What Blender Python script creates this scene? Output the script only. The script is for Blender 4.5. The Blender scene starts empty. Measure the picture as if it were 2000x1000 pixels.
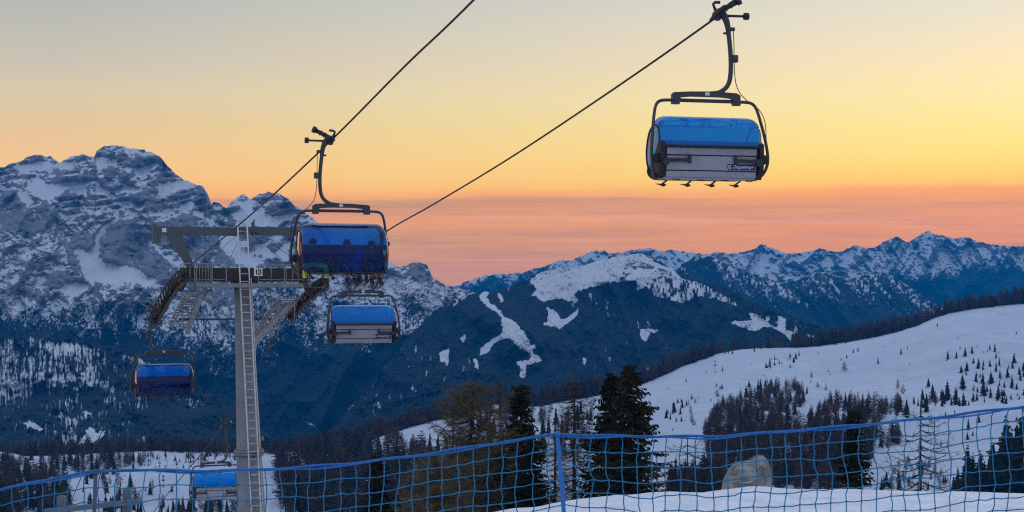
import bpy, math, random
import numpy as np
from mathutils import Vector, Matrix
random.seed(7)
rng = np.random.default_rng(11)
SC = bpy.context.scene
COL = SC.collection
R = math.radians

# ------------------------------------------------------------------ camera
F = 2900.0                                   # focal length for a picture 2000 wide
PITCH = math.atan(60.0 / F)
cp, sp = math.cos(PITCH), math.sin(PITCH)
cam_d = bpy.data.cameras.new('camera')
cam_d.sensor_width = 36.0
cam_d.lens = 36.0 * F / 2000.0
cam_d.clip_start = 0.1
cam_d.clip_end = 40000.0
cam = bpy.data.objects.new('camera', cam_d)
COL.objects.link(cam)
cam.rotation_euler = (math.pi / 2 + PITCH, 0, 0)
SC.camera = cam

def at(x, y, Y):
    """world point seen in direction (x, y) at forward distance Y"""
    cx = (x - 1000.0) / F
    cy = (500.0 - y) / F
    dy = cp - cy * sp
    dz = sp + cy * cp
    return Vector((cx / dy * Y, Y, dz / dy * Y))

def at_np(x, y, Y):
    cx = (x - 1000.0) / F
    cy = (500.0 - y) / F
    dy = cp - cy * sp
    dz = sp + cy * cp
    return np.stack([cx / dy * Y, Y + 0 * x, dz / dy * Y], -1)

def z_at(y, Y):
    cy = (500.0 - y) / F
    return (sp + cy * cp) / (cp - cy * sp) * Y

# ------------------------------------------------------------------ numpy noise
def _hash(ix, iy, seed):
    h = (ix.astype(np.int64) * 374761393 + iy.astype(np.int64) * 668265263 + seed * 974634777) & 0xffffffff
    h = ((h ^ (h >> 13)) * 1274126177) & 0xffffffff
    h = ((h ^ (h >> 16)) * 2246822519) & 0xffffffff
    return ((h ^ (h >> 15)) & 0xffffff) / float(0xffffff)

def vnoise(x, y, seed=0):
    x = np.asarray(x, float); y = np.asarray(y, float)
    x, y = np.broadcast_arrays(x, y)
    ix = np.floor(x); iy = np.floor(y)
    fx = x - ix; fy = y - iy
    fx = fx * fx * fx * (fx * (fx * 6 - 15) + 10); fy = fy * fy * fy * (fy * (fy * 6 - 15) + 10)
    a = _hash(ix, iy, seed); b = _hash(ix + 1, iy, seed)
    c = _hash(ix, iy + 1, seed); d = _hash(ix + 1, iy + 1, seed)
    return (a * (1 - fx) + b * fx) * (1 - fy) + (c * (1 - fx) + d * fx) * fy

def fbm(x, y, octv=5, seed=0, gain=0.5):
    s = 0; a = 1.0; t = 0; x = np.asarray(x, float); y = np.asarray(y, float)
    for o in range(octv):
        ca, sa = math.cos(o * 0.9), math.sin(o * 0.9)
        s = s + a * (vnoise(x * ca - y * sa + 17.3 * o, x * sa + y * ca - 9.1 * o, seed + o * 31) * 2 - 1)
        t += a; a *= gain
        x = x * 2.03; y = y * 2.03
    return s / t * 1.6

def ridged(x, y, octv=5, seed=0, gain=0.5):
    s = 0; a = 1.0; t = 0; x = np.asarray(x, float); y = np.asarray(y, float)
    for o in range(octv):
        n = 1 - np.abs(vnoise(x + 5.7 * o, y - 3.3 * o, seed + o * 31) * 2 - 1) * 1.0
        s = s + a * n * n; t += a; a *= gain
        x = x * 2.05; y = y * 2.05
    return s / t

def sstep(a, b, x):
    t = np.clip((x - a) / (b - a), 0, 1)
    return t * t * (3 - 2 * t)

def interp(pts, x):
    p = sorted(pts)
    return np.interp(x, [q[0] for q in p], [q[1] for q in p])

def in_poly(pts, x, y, soft=0.0):
    """even-odd test of points against a polygon"""
    inside = np.zeros(x.shape, bool)
    n = len(pts); j = n - 1
    for i in range(n):
        xi, yi = pts[i]; xj, yj = pts[j]
        if yi != yj:
            c = ((yi > y) != (yj > y)) & (x < (xj - xi) * (y - yi) / (yj - yi) + xi)
            inside ^= c
        j = i
    return inside.astype(float)

# ------------------------------------------------------------------ materials
def lin(c):
    out = []
    for v in c[:3]:
        v = v / 255.0
        out.append(v / 12.92 if v <= 0.04045 else ((v + 0.055) / 1.055) ** 2.4)
    return (out[0], out[1], out[2], 1.0)

class NT:
    def __init__(self, tree):
        self.t = tree
    def n(self, typ, **kw):
        nd = self.t.nodes.new(typ)
        for k, v in kw.items():
            setattr(nd, k, v)
        return nd
    def link(self, a, b):
        self.t.links.new(a, b)
    def put(self, sock, v):
        if hasattr(v, 'is_output'):
            self.link(v, sock)
        else:
            sock.default_value = v
    def math(self, op, a, b=None, c=None, clamp=False):
        nd = self.n('ShaderNodeMath', operation=op, use_clamp=clamp)
        self.put(nd.inputs[0], a)
        if b is not None: self.put(nd.inputs[1], b)
        if c is not None: self.put(nd.inputs[2], c)
        return nd.outputs[0]
    def maprange(self, v, a, b, c=0.0, d=1.0, smooth=False):
        nd = self.n('ShaderNodeMapRange')
        if smooth: nd.interpolation_type = 'SMOOTHSTEP'
        self.put(nd.inputs[0], v)
        nd.inputs[1].default_value = a; nd.inputs[2].default_value = b
        nd.inputs[3].default_value = c; nd.inputs[4].default_value = d
        return nd.outputs[0]
    def mix(self, f, a, b, blend='MIX'):
        nd = self.n('ShaderNodeMix', data_type='RGBA', blend_type=blend)
        self.put(nd.inputs[0], f)
        self.put(nd.inputs[6], a); self.put(nd.inputs[7], b)
        return nd.outputs[2]
    def noise(self, vec, scale, detail=3.0, rough=0.55, dist=0.0):
        nd = self.n('ShaderNodeTexNoise')
        if vec is not None: self.link(vec, nd.inputs['Vector'])
        nd.inputs['Scale'].default_value = scale
        nd.inputs['Detail'].default_value = detail
        nd.inputs['Roughness'].default_value = rough
        nd.inputs['Distortion'].default_value = dist
        return nd.outputs['Fac']
    def ramp(self, fac, stops, interp='LINEAR'):
        nd = self.n('ShaderNodeValToRGB')
        cr = nd.color_ramp; cr.interpolation = interp
        while len(cr.elements) < len(stops): cr.elements.new(0.5)
        for e, (p, c) in zip(cr.elements, stops):
            e.position = p; e.color = c
        self.put(nd.inputs[0], fac)
        return nd.outputs[0]
    def objcoord(self, scale=(1, 1, 1)):
        tc = self.n('ShaderNodeTexCoord')
        mp = self.n('ShaderNodeMapping')
        mp.inputs['Scale'].default_value = scale
        self.link(tc.outputs['Object'], mp.inputs['Vector'])
        return mp.outputs[0]
    def bump(self, h, strength, dist):
        b = self.n('ShaderNodeBump')
        b.inputs['Strength'].default_value = strength
        b.inputs['Distance'].default_value = dist
        self.link(h, b.inputs['Height'])
        return b.outputs[0]

def new_mat(name):
    m = bpy.data.materials.new(name)
    m.use_nodes = True
    nt = NT(m.node_tree)
    bsdf = m.node_tree.nodes['Principled BSDF']
    return m, nt, bsdf

def simple_mat(name, col, rough=0.6, metal=0.0, vary=0.15, scale=3.0, bump=0.0, spec=0.5, coat=0.0):
    m, nt, b = new_mat(name)
    v = nt.objcoord()
    n = nt.noise(v, scale, 4, 0.6)
    dark = tuple(c * (1 - vary) for c in col[:3]) + (1,)
    lite = tuple(min(1, c * (1 + vary)) for c in col[:3]) + (1,)
    nt.link(nt.mix(nt.maprange(n, 0.3, 0.7), dark, lite), b.inputs['Base Color'])
    nt.link(nt.maprange(n, 0.3, 0.7, max(0.02, rough - 0.08), min(1, rough + 0.08)), b.inputs['Roughness'])
    b.inputs['Metallic'].default_value = metal
    b.inputs['Specular IOR Level'].default_value = spec
    b.inputs['Coat Weight'].default_value = coat
    if bump:
        nt.link(nt.bump(nt.noise(v, scale * 6, 3, 0.6), bump, 0.01), b.inputs['Normal'])
    return m

# ------------------------------------------------------------------ object helpers
def tag(o, label=None, cat=None, group=None, kind=None):
    if label: o['label'] = label
    if cat: o['category'] = cat
    if group: o['group'] = group
    if kind: o['kind'] = kind
    return o

def empty(name, loc=(0, 0, 0), rz=0.0):
    o = bpy.data.objects.new(name, None)
    o.empty_display_size = 0.2
    COL.objects.link(o)
    o.location = loc; o.rotation_euler = (0, 0, rz)
    return o

def np_mesh(name, verts, faces, mats=(), smooth=True, attrs=None, fmat=None):
    """verts (n,3); faces (m,3) or (m,4) int array"""
    me = bpy.data.meshes.new(name)
    verts = np.ascontiguousarray(verts, dtype=np.float32); faces = np.ascontiguousarray(faces, dtype=np.int32)
    k = faces.shape[1]
    me.vertices.add(len(verts)); me.vertices.foreach_set('co', verts.ravel())
    me.loops.add(faces.size); me.loops.foreach_set('vertex_index', faces.ravel())
    me.polygons.add(len(faces))
    me.polygons.foreach_set('loop_start', np.arange(0, faces.size, k, dtype=np.int32))
    me.polygons.foreach_set('use_smooth', np.full(len(faces), smooth, dtype=bool))
    for m in mats: me.materials.append(m)
    if fmat is not None: me.polygons.foreach_set('material_index', np.asarray(fmat, dtype=np.int32))
    if attrs:
        for kx, a in attrs.items():
            at_ = me.attributes.new(kx, 'FLOAT', 'POINT')
            at_.data.foreach_set('value', np.ascontiguousarray(a, dtype=np.float32).ravel())
    me.update(calc_edges=True)
    return me

def link_mesh(name, me, parent=None, loc=None):
    o = bpy.data.objects.new(name, me)
    COL.objects.link(o)
    if parent is not None: o.parent = parent
    if loc is not None: o.location = loc
    return o

def grid_faces(nr, nc):
    i = np.arange(nr - 1)[:, None] * nc + np.arange(nc - 1)[None, :]
    return np.stack([i, i + 1, i + nc + 1, i + nc], -1).reshape(-1, 4)

class MB:
    """collects shapes in plain lists and links them as ONE mesh object"""
    def __init__(self):
        self.v = []; self.f = []; self.s = []
    def add(self, vs, fs, smooth=False):
        o = len(self.v)
        self.v += [tuple(p) for p in vs]
        self.f += [tuple(i + o for i in f) for f in fs]
        self.s += [smooth] * len(fs)
        return self
    def box(self, c, size, rot=None, bevel=0.0):
        sx, sy, sz = (s / 2 for s in size)
        c = Vector(c)
        M = rot if rot is not None else Matrix.Identity(3)
        b = min(bevel, sx * .9, sy * .9, sz * .9)
        if b <= 0:
            vs = [c + M @ Vector((x, y, z)) for x in (-sx, sx) for y in (-sy, sy) for z in (-sz, sz)]
            fs = [(0, 1, 3, 2), (4, 6, 7, 5), (0, 4, 5, 1), (2, 3, 7, 6), (0, 2, 6, 4), (1, 5, 7, 3)]
            return self.add(vs, fs)
        # bevelled box: 24 verts
        vs = []; idx = {}
        for x in (-1, 1):
            for y in (-1, 1):
                for z in (-1, 1):
                    for ax in range(3):
                        p = [x * (sx - b), y * (sy - b), z * (sz - b)]
                        p[ax] += (x, y, z)[ax] * b
                        idx[(x, y, z, ax)] = len(vs)
                        vs.append(c + M @ Vector(p))
        fs = []
        for ax in range(3):
            u, w = [(1, 2), (2, 0), (0, 1)][ax]
            for s in (-1, 1):
                q = []
                for a, d in ((-1, -1), (1, -1), (1, 1), (-1, 1)):
                    k = [0, 0, 0]; k[ax] = s; k[u] = a; k[w] = d
                    q.append(idx[(k[0], k[1], k[2], ax)])
                fs.append(tuple(q if s > 0 else q[::-1]))
        for ax in range(3):      # edges
            u, w = [(1, 2), (2, 0), (0, 1)][ax]
            for a in (-1, 1):
                for d in (-1, 1):
                    k0 = [0, 0, 0]; k0[u] = a; k0[w] = d
                    k1 = list(k0); k0[ax] = -1; k1[ax] = 1
                    q = [idx[(*k0, u)], idx[(*k1, u)], idx[(*k1, w)], idx[(*k0, w)]]
                    fs.append(tuple(q if a * d > 0 else q[::-1]))
        for x in (-1, 1):
            for y in (-1, 1):
                for z in (-1, 1):
                    q = [idx[(x, y, z, 0)], idx[(x, y, z, 1)], idx[(x, y, z, 2)]]
                    fs.append(tuple(q if x * y * z > 0 else q[::-1]))
        return self.add(vs, fs)
    def tube(self, pts, r, n=8, cap=True, smooth=True):
        pts = [Vector(p) for p in pts]
        rs = r if isinstance(r, (list, tuple)) else [r] * len(pts)
        rings = []
        t0 = (pts[1] - pts[0]).normalized()
        up = Vector((0, 0, 1)) if abs(t0.z) < 0.9 else Vector((1, 0, 0))
        side = t0.cross(up).normalized()
        for i, p in enumerate(pts):
            if i == 0: t = pts[1] - pts[0]
            elif i == len(pts) - 1: t = pts[-1] - pts[-2]
            else: t = (pts[i + 1] - p).normalized() + (p - pts[i - 1]).normalized()
            t = t.normalized()
            side = (side - t * side.dot(t))
            side = side.normalized() if side.length > 1e-6 else t.orthogonal().normalized()
            b = t.cross(side)
            rings.append([p + (side * math.cos(2 * math.pi * k / n) + b * math.sin(2 * math.pi * k / n)) * rs[i] for k in range(n)])
        vs = [q for rg in rings for q in rg]
        fs = []
        for i in range(len(pts) - 1):
            for k in range(n):
                fs.append((i * n + k, i * n + (k + 1) % n, (i + 1) * n + (k + 1) % n, (i + 1) * n + k))
        o = len(self.v)
        self.add(vs, fs, smooth)
        if cap:
            self.f.append(tuple(o + k for k in range(n))[::-1]); self.s.append(False)
            e = o + (len(pts) - 1) * n
            self.f.append(tuple(e + k for k in range(n))); self.s.append(False)
        return self
    def cyl(self, a, b, r, n=12, smooth=True):
        return self.tube([a, b], r, n, True, smooth)
    def bar(self, a, b, w, h, up=(0, 0, 1)):
        """rectangular bar from a to b, w wide, h along up"""
        a = Vector(a); b = Vector(b); t = (b - a); L = t.length; t = t.normalized()
        u = Vector(up); s = t.cross(u).normalized(); u = s.cross(t)
        M = Matrix((s, t, u)).transposed()
        return self.box((a + b) / 2, (w, L, h), M)
    def prism(self, poly, axis_o, ex, ey, ez, depth):
        """2-D polygon in the ex/ey plane, extruded by depth along ez, centred"""
        o = Vector(axis_o); ex = Vector(ex); ey = Vector(ey); ez = Vector(ez)
        n = len(poly)
        vs = [o + ex * p[0] + ey * p[1] - ez * depth / 2 for p in poly] + [o + ex * p[0] + ey * p[1] + ez * depth / 2 for p in poly]
        fs = [tuple(range(n))[::-1], tuple(range(n, 2 * n))]
        for k in range(n):
            fs.append((k, (k + 1) % n, n + (k + 1) % n, n + k))
        return self.add(vs, fs)
    def mesh(self, name, mat):
        me = bpy.data.meshes.new(name)
        me.from_pydata(self.v, [], self.f)
        me.polygons.foreach_set('use_smooth', self.s)
        for m in (mat if isinstance(mat, (list, tuple)) else [mat]): me.materials.append(m)
        me.update()
        return me
    def build(self, name, mat, parent=None, loc=None):
        return link_mesh(name, self.mesh(name, mat), parent, loc)

def bez(pts, n=8):
    """Catmull-Rom through the points"""
    P = [Vector(p) for p in pts]
    P = [P[0] * 2 - P[1]] + P + [P[-1] * 2 - P[-2]]
    out = []
    for i in range(1, len(P) - 2):
        for k in range(n):
            t = k / n
            a, b, c, d = P[i - 1], P[i], P[i + 1], P[i + 2]
            out.append(0.5 * ((2 * b) + (c - a) * t + (2 * a - 5 * b + 4 * c - d) * t * t + (3 * b - a - 3 * c + d) * t ** 3))
    out.append(P[-2])
    return out

def copy_tree(o, parent=None):
    c = o.copy(); COL.objects.link(c)
    if parent is not None: c.parent = parent
    for ch in [k for k in COL.objects if k.parent == o]:
        copy_tree(ch, c)
    return c
# colours of the evening sky: (picture row, sRGB, gain)
SKYP = dict(
    left=[(0, (178, 182, 180), 1), (70, (189, 189, 177), 1), (130, (199, 193, 177), 1), (190, (213, 200, 169), 1), (250, (224, 197, 154), 1), (300, (236, 196, 146), 1), (350, (244, 194, 136), 1), (382, (246, 186, 122), 1), (392, (207, 162, 122), 1),
          (430, (222, 160, 116), 1), (450, (196, 158, 124), 1), (480, (190, 154, 132), 1), (510, (182, 149, 146), 1), (550, (178, 146, 150), 1)],
    right=[(0, (228, 226, 208), 1), (70, (241, 229, 198), 1), (130, (252, 231, 186), 1), (200, (254, 234, 168), 1), (260, (254, 232, 148), 1), (300, (253, 228, 134), 1), (345, (251, 213, 116), 1), (367, (250, 196, 104), 1), (376, (246, 164, 102), 1), (402, (228, 155, 105), 1),
           (430, (232, 156, 100), 1), (455, (226, 149, 106), 1), (480, (220, 147, 116), 1), (550, (205, 140, 124), 1)],
    mid=((0.55, 0.62, 0.69, 1), (0.53, 0.64, 0.83, 1)), zen=(0.49, 0.61, 0.86, 1),
    streak=(1.75, 0.66, 0.16, 1), mauve=(0.62, 0.27, 0.115, 1), nishita=0.006, sun=0.22)
HAZE_DENS = 8.5e-5
HAZE_COL = (0.0, 0.30, 0.74, 1)
HAZE_GLOW = (0.002, 0.155, 0.37)
# ------------------------------------------------------------------ render / view settings
SC.view_settings.view_transform = 'Standard'
SC.view_settings.look = 'None'
SC.view_settings.exposure = 0.0
SC.view_settings.gamma = 1.0
SC.view_settings.use_curve_mapping = False
cy_ = SC.cycles
cy_.max_bounces = 6; cy_.diffuse_bounces = 2; cy_.glossy_bounces = 3; cy_.transmission_bounces = 4
cy_.transparent_max_bounces = 12; cy_.volume_bounces = 1
cy_.caustics_reflective = False; cy_.caustics_refractive = False
cy_.sample_clamp_indirect = 4.0
cy_.use_denoising = False       # a little grain, as in the photograph
cy_.use_adaptive_sampling = False
cy_.pixel_filter_type = 'BLACKMAN_HARRIS'; cy_.filter_width = 1.2

# ------------------------------------------------------------------ dusk sky
SUN_AZ = R(17.0)      # to the right of the view
SUN_EL = R(1.5)
W = bpy.data.worlds.new('World'); SC.world = W; W.use_nodes = True
wt = NT(W.node_tree)
for nd in list(W.node_tree.nodes): W.node_tree.nodes.remove(nd)
wout = wt.n('ShaderNodeOutputWorld'); bg = wt.n('ShaderNodeBackground')
wt.link(bg.outputs[0], wout.inputs[0])
tc = wt.n('ShaderNodeTexCoord')
sep = wt.n('ShaderNodeSeparateXYZ'); wt.link(tc.outputs['Generated'], sep.inputs[0])
dx_, dy_, dz_ = sep.outputs
el = wt.math('MAXIMUM', dz_, 0.0)
az = wt.math('ARCTAN2', dx_, dy_)                       # 0 ahead, + to the right
# uneven edges of the high cloud bank: bend the elevation a little with stretched noise
cmb = wt.n('ShaderNodeCombineXYZ')
wt.link(wt.math('MULTIPLY', az, 5.0), cmb.inputs[0]); wt.link(wt.math('MULTIPLY', dz_, 95.0), cmb.inputs[1])
nb = wt.noise(cmb.outputs[0], 1.0, 5, 0.55, 0.3)
cmb2 = wt.n('ShaderNodeCombineXYZ')
wt.link(wt.math('MULTIPLY', az, 9.0), cmb2.inputs[0]); wt.link(wt.math('MULTIPLY', dz_, 260.0), cmb2.inputs[1])
nb2 = wt.noise(cmb2.outputs[0], 1.0, 4, 0.6, 0.2)
low = wt.maprange(dz_, 0.085, 0.045, 0.0, 1.0)
bend = wt.math('MULTIPLY', wt.math('ADD', wt.math('MULTIPLY', wt.math('SUBTRACT', nb, 0.5), 0.010), wt.math('MULTIPLY', wt.math('SUBTRACT', nb2, 0.5), 0.0035)), low)
cmb3 = wt.n('ShaderNodeCombineXYZ'); wt.link(wt.math('MULTIPLY', az, 10.0), cmb3.inputs[0]); wt.link(wt.math('MULTIPLY', dz_, 8.0), cmb3.inputs[1])
n1d = wt.noise(cmb3.outputs[0], 1.0, 4, 0.55)
bend = wt.math('ADD', bend, wt.math('MULTIPLY', wt.math('MULTIPLY', wt.math('SUBTRACT', n1d, 0.5), 0.021), low))
pos = wt.math('SQRT', wt.math('MAXIMUM', wt.math('ADD', el, bend), 0.0))
def stop(y, c, gain=1.0):
    z = max(0.0, z_at(y, 1.0)); z = z / math.sqrt(1 + z * z)
    l = lin(c)
    # what the air in front of it takes away and adds
    L = min(9200.0, 460.0 / max(z, 1e-3)); T = math.exp(-HAZE_DENS * L)
    l = [max(0.004, (l[i] - HAZE_GLOW[i] * (1 - T)) / T) for i in range(3)]
    return (math.sqrt(z), (l[0] * gain, l[1] * gain, l[2] * gain, 1))
ZEN = SKYP['zen']; MIDL = SKYP['mid']
def full(stops): return sorted(stops + [(0.52, MIDL[0]), (0.68, MIDL[1]), (1.0, ZEN)], key=lambda s: s[0])
left = full([stop(y, c, g) for y, c, g in SKYP['left']])
right = full([stop(y, c, g) for y, c, g in SKYP['right']])
back = [(0.0, (0.24, 0.28, 0.42, 1)), (0.3, (0.46, 0.44, 0.60, 1)), (0.5, (0.49, 0.54, 0.75, 1)), (1.0, ZEN)]
cl = wt.ramp(pos, left); cr = wt.ramp(pos, right); cb = wt.ramp(pos, back)
fr = wt.maprange(az, -0.30, 0.34, 0.0, 1.0)
front = wt.mix(fr, cl, cr)
# warmer streaks inside the bank
stre = wt.math('MULTIPLY', wt.maprange(nb2, 0.45, 0.75, 0.0, 1.0), wt.math('MULTIPLY', wt.maprange(dz_, 0.066, 0.055), wt.maprange(dz_, 0.0, 0.03)))
front = wt.mix(wt.math('MULTIPLY', stre, 0.55), front, SKYP['streak'])
# greyer mauve sheets of cloud in the bank
cmb4 = wt.n('ShaderNodeCombineXYZ'); wt.link(wt.math('MULTIPLY', az, 4.0), cmb4.inputs[0]); wt.link(wt.math('MULTIPLY', dz_, 130.0), cmb4.inputs[1])
nb4 = wt.noise(cmb4.outputs[0], 1.0, 5, 0.6, 0.5)
shee = wt.math('MULTIPLY', wt.maprange(nb4, 0.46, 0.68, 0.0, 0.5), wt.math('MULTIPLY', wt.maprange(wt.math('ADD', el, bend), 0.0605, 0.0585), wt.maprange(dz_, -0.01, 0.01)))
front = wt.mix(shee, front, SKYP['mauve'])
# one longer glowing streak inside the bank, ahead and to the right
zs_ = wt.math('ADD', dz_, wt.math('MULTIPLY', bend, 0.6))
zc_ = wt.math('SUBTRACT', zs_, wt.math('SUBTRACT', 0.0452, wt.math('MULTIPLY', wt.math('MULTIPLY', az, az), 0.05)))
bumpm = wt.math('MAXIMUM', wt.math('SUBTRACT', 1.0, wt.math('ABSOLUTE', wt.math('DIVIDE', zc_, 0.0042))), 0.0)
bumpm = wt.math('MULTIPLY', bumpm, wt.math('MULTIPLY', wt.maprange(az, -0.06, 0.04, 0, 1, True), wt.maprange(az, 0.34, 0.2, 0, 1, True)))
bumpm = wt.math('MULTIPLY', bumpm, wt.maprange(nb2, 0.3, 0.6, 0.45, 1.0))
front = wt.mix(wt.math('MULTIPLY', bumpm, 0.62), front, SKYP['streak'])
isfront = wt.maprange(wt.math('ABSOLUTE', az), 1.9, 0.75, 0.0, 1.0, True)
grad = wt.mix(isfront, cb, front)
sky = wt.n('ShaderNodeTexSky', sky_type='NISHITA')
sky.sun_disc = False; sky.sun_elevation = SUN_EL; sky.sun_rotation = SUN_AZ
sky.altitude = 2000.0
sc_ = wt.n('ShaderNodeVectorMath', operation='SCALE'); wt.link(sky.outputs[0], sc_.inputs[0]); sc_.inputs['Scale'].default_value = SKYP['nishita']
add = wt.mix(1.0, grad, sc_.outputs[0], 'ADD')
wt.link(add, bg.inputs['Color']); bg.inputs['Strength'].default_value = 1.0

sun_d = bpy.data.lights.new('sun', 'SUN'); sun = bpy.data.objects.new('sun', sun_d); COL.objects.link(sun)
sun_d.energy = SKYP['sun']; sun_d.angle = R(12.0); sun_d.color = (1.0, 0.78, 0.55)
sv = Vector((math.sin(SUN_AZ) * math.cos(R(4)), math.cos(SUN_AZ) * math.cos(R(4)), math.sin(R(4))))
sun.rotation_euler = (-sv).to_track_quat('-Z', 'Y').to_euler()
# ------------------------------------------------------------------ ground materials
def snow_shade(nt, b, v, sc=1.0, tint=(0.88, 0.905, 0.94, 1)):
    n = nt.noise(v, 0.9 * sc, 5, 0.6)
    return nt.mix(nt.maprange(n, 0.3, 0.7), tint, (tint[0] * .93, tint[1] * .94, tint[2] * .96, 1))

def make_snow_mat():
    m, nt, b = new_mat('snow')
    v = nt.objcoord()
    c = snow_shade(nt, b, v, 0.4)
    far_dim = nt.n('ShaderNodeAttribute', attribute_name='far_dim').outputs['Fac']
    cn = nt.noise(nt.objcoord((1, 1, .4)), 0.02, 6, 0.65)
    dim_snow = nt.mix(nt.maprange(cn, .3, .7), (0.47, 0.53, 0.61, 1), (0.58, 0.63, 0.69, 1))  # dimmer light of the far slope, put into the snow colour
    c = nt.mix(far_dim, c, dim_snow)
    wood = nt.n('ShaderNodeAttribute', attribute_name='wood').outputs['Fac']
    wn = nt.noise(v, 0.35, 4, 0.7)
    wm = nt.maprange(nt.math('ADD', wood, nt.math('MULTIPLY', nt.math('SUBTRACT', wn, 0.5), 0.8)), 0.4, 0.7)
    nt.link(nt.mix(wm, c, (0.050, 0.040, 0.036, 1)), b.inputs['Base Color'])
    b.inputs['Roughness'].default_value = 0.75
    b.inputs['Specular IOR Level'].default_value = 0.25
    h = nt.math('ADD', nt.math('MULTIPLY', nt.noise(v, 1.3, 4, 0.55), 1.0), nt.math('MULTIPLY', nt.noise(v, 14.0, 3, 0.6), 0.12))
    # wind crust and old ski tracks show on the wide slope
    vt = nt.objcoord((0.10, 0.012, 0.05))
    trk = nt.noise(vt, 1.0, 6, 0.7, 0.6)
    h = nt.math('ADD', h, nt.math('MULTIPLY', trk, 2.5))
    h = nt.math('ADD', h, nt.math('MULTIPLY', nt.noise(v, 3.5, 5, 0.7, 0.8), 0.9))
    big = nt.noise(v, 0.035, 6, 0.65, 0.4)
    h = nt.math('ADD', h, nt.math('MULTIPLY', big, 9.0))
    nt.link(nt.bump(h, 0.8, 0.18), b.inputs['Normal'])
    return m

def make_mountain_mat(name, rock=(0.21, 0.21, 0.22), rock2=(0.30, 0.28, 0.265), wood=(0.0035, 0.0085, 0.0125), scale=0.02, snow=(0.63, 0.65, 0.665, 1)):
    m, nt, b = new_mat(name)
    v = nt.objcoord()
    sa = nt.n('ShaderNodeAttribute', attribute_name='snow').outputs['Fac']
    wa = nt.n('ShaderNodeAttribute', attribute_name='wood').outputs['Fac']
    n1 = nt.noise(v, scale * 11, 5, 0.75)
    n2 = nt.noise(v, scale, 4, 0.6)
    sm = nt.maprange(nt.math('ADD', sa, nt.math('MULTIPLY', nt.math('SUBTRACT', n1, 0.5), 0.55)), 0.42, 0.60)
    rk = nt.mix(nt.maprange(n2, 0.3, 0.7), rock + (1,), rock2 + (1,))
    rk = nt.mix(nt.maprange(n1, 0.35, 0.65, 0.0, 0.5), rk, tuple(c * 0.55 for c in rock) + (1,))
    base = nt.mix(sm, rk, snow)
    vz = nt.objcoord((1, 1, 0.3))
    n3 = nt.noise(vz, 0.22, 4, 0.75)
    wm = nt.maprange(nt.math('ADD', wa, nt.math('MULTIPLY', nt.math('SUBTRACT', n3, 0.5), 0.7)), 0.33, 0.70)
    wc = nt.mix(nt.maprange(n3, 0.38, 0.66), tuple(c * 0.4 for c in wood) + (1,), tuple(c * 4.6 for c in wood) + (1,))
    nt.link(nt.mix(wm, base, wc), b.inputs['Base Color'])
    b.inputs['Roughness'].default_value = 0.9
    b.inputs['Specular IOR Level'].default_value = 0.1
    return m

def relief_normals(P):
    """unit normals of a (rows, cols, 3) grid"""
    du = np.gradient(P, axis=1); dv = np.gradient(P, axis=0)
    n = np.cross(du, dv); n /= np.linalg.norm(n, axis=-1, keepdims=True) + 1e-9
    n *= np.sign(-n[..., 1:2] + 1e-9) * 1.0
    return n

def massif(name, sky_pts, bot_pts, xr, dx, dy, depth, paint, mat, jag=3.0, seed=1, label=None, jagscale=14.0):
    xs = np.arange(xr[0], xr[1] + dx, dx)
    top = interp(sky_pts, xs) + jag * fbm(xs / jagscale, xs * 0 + seed, 4, seed)
    bot = interp(bot_pts, xs)
    nr = int((bot - top).max() / dy) + 2
    t = np.linspace(0, 1, nr)[:, None]
    Y = bot[None, :] + (top - bot)[None, :] * t
    X = np.broadcast_to(xs[None, :], Y.shape)
    D = depth(X, Y, top[None, :] + 0 * Y)
    P = at_np(X, Y, D)
    N = relief_normals(P)
    snow, wood = paint(X, Y, top[None, :] + 0 * Y, N, D)
    # the far side of the ridge falls away behind
    k = 6
    extra = []
    last = P[-1]
    for i in range(1, k + 1):
        e = last.copy(); e[:, 1] += 45.0 * i; e[:, 2] -= 6.0 * i + 5.0 * i * i
        extra.append(e)
    P = np.concatenate([P, np.stack(extra)], 0)
    snow = np.concatenate([snow, np.repeat(snow[-1:], k, 0)], 0)
    wood = np.concatenate([wood, np.repeat(wood[-1:], k, 0)], 0)
    me = np_mesh(name, P.reshape(-1, 3), grid_faces(P.shape[0], P.shape[1]), [mat], True, {'snow': snow, 'wood': wood})
    o = link_mesh(name, me)
    tag(o, label, None, None, 'structure')
    return o

mat_brenta = make_mountain_mat('limestone_mountain')
mat_hills = make_mountain_mat('wooded_mountain', rock=(0.10, 0.11, 0.13), rock2=(0.17, 0.17, 0.18))
mat_range = make_mountain_mat('snowy_range', rock=(0.14, 0.15, 0.17), rock2=(0.22, 0.22, 0.23), scale=0.012)

def pp(pts, sx, sy, k):
    return [(sx + x / k, sy + y / k) for x, y in pts]

def blur(A, k):
    for ax in (0, 1):
        pad = [(0, 0), (0, 0)]; pad[ax] = (k + 1, k)
        c = np.cumsum(np.pad(A, pad, mode='edge'), axis=ax)
        n = A.shape[ax]
        A = (np.take(c, np.arange(2 * k + 1, 2 * k + 1 + n), ax) - np.take(c, np.arange(0, n), ax)) / (2 * k + 1)
    return A

def shrink(P, X, Y, amp, sc, seed):
    """polygon test with a ragged edge"""
    wx = amp * fbm(X / sc, Y / sc, 3, seed); wy = amp * fbm(X / sc, Y / sc, 3, seed + 7)
    return in_poly(P, X + wx, Y + wy)

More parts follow.
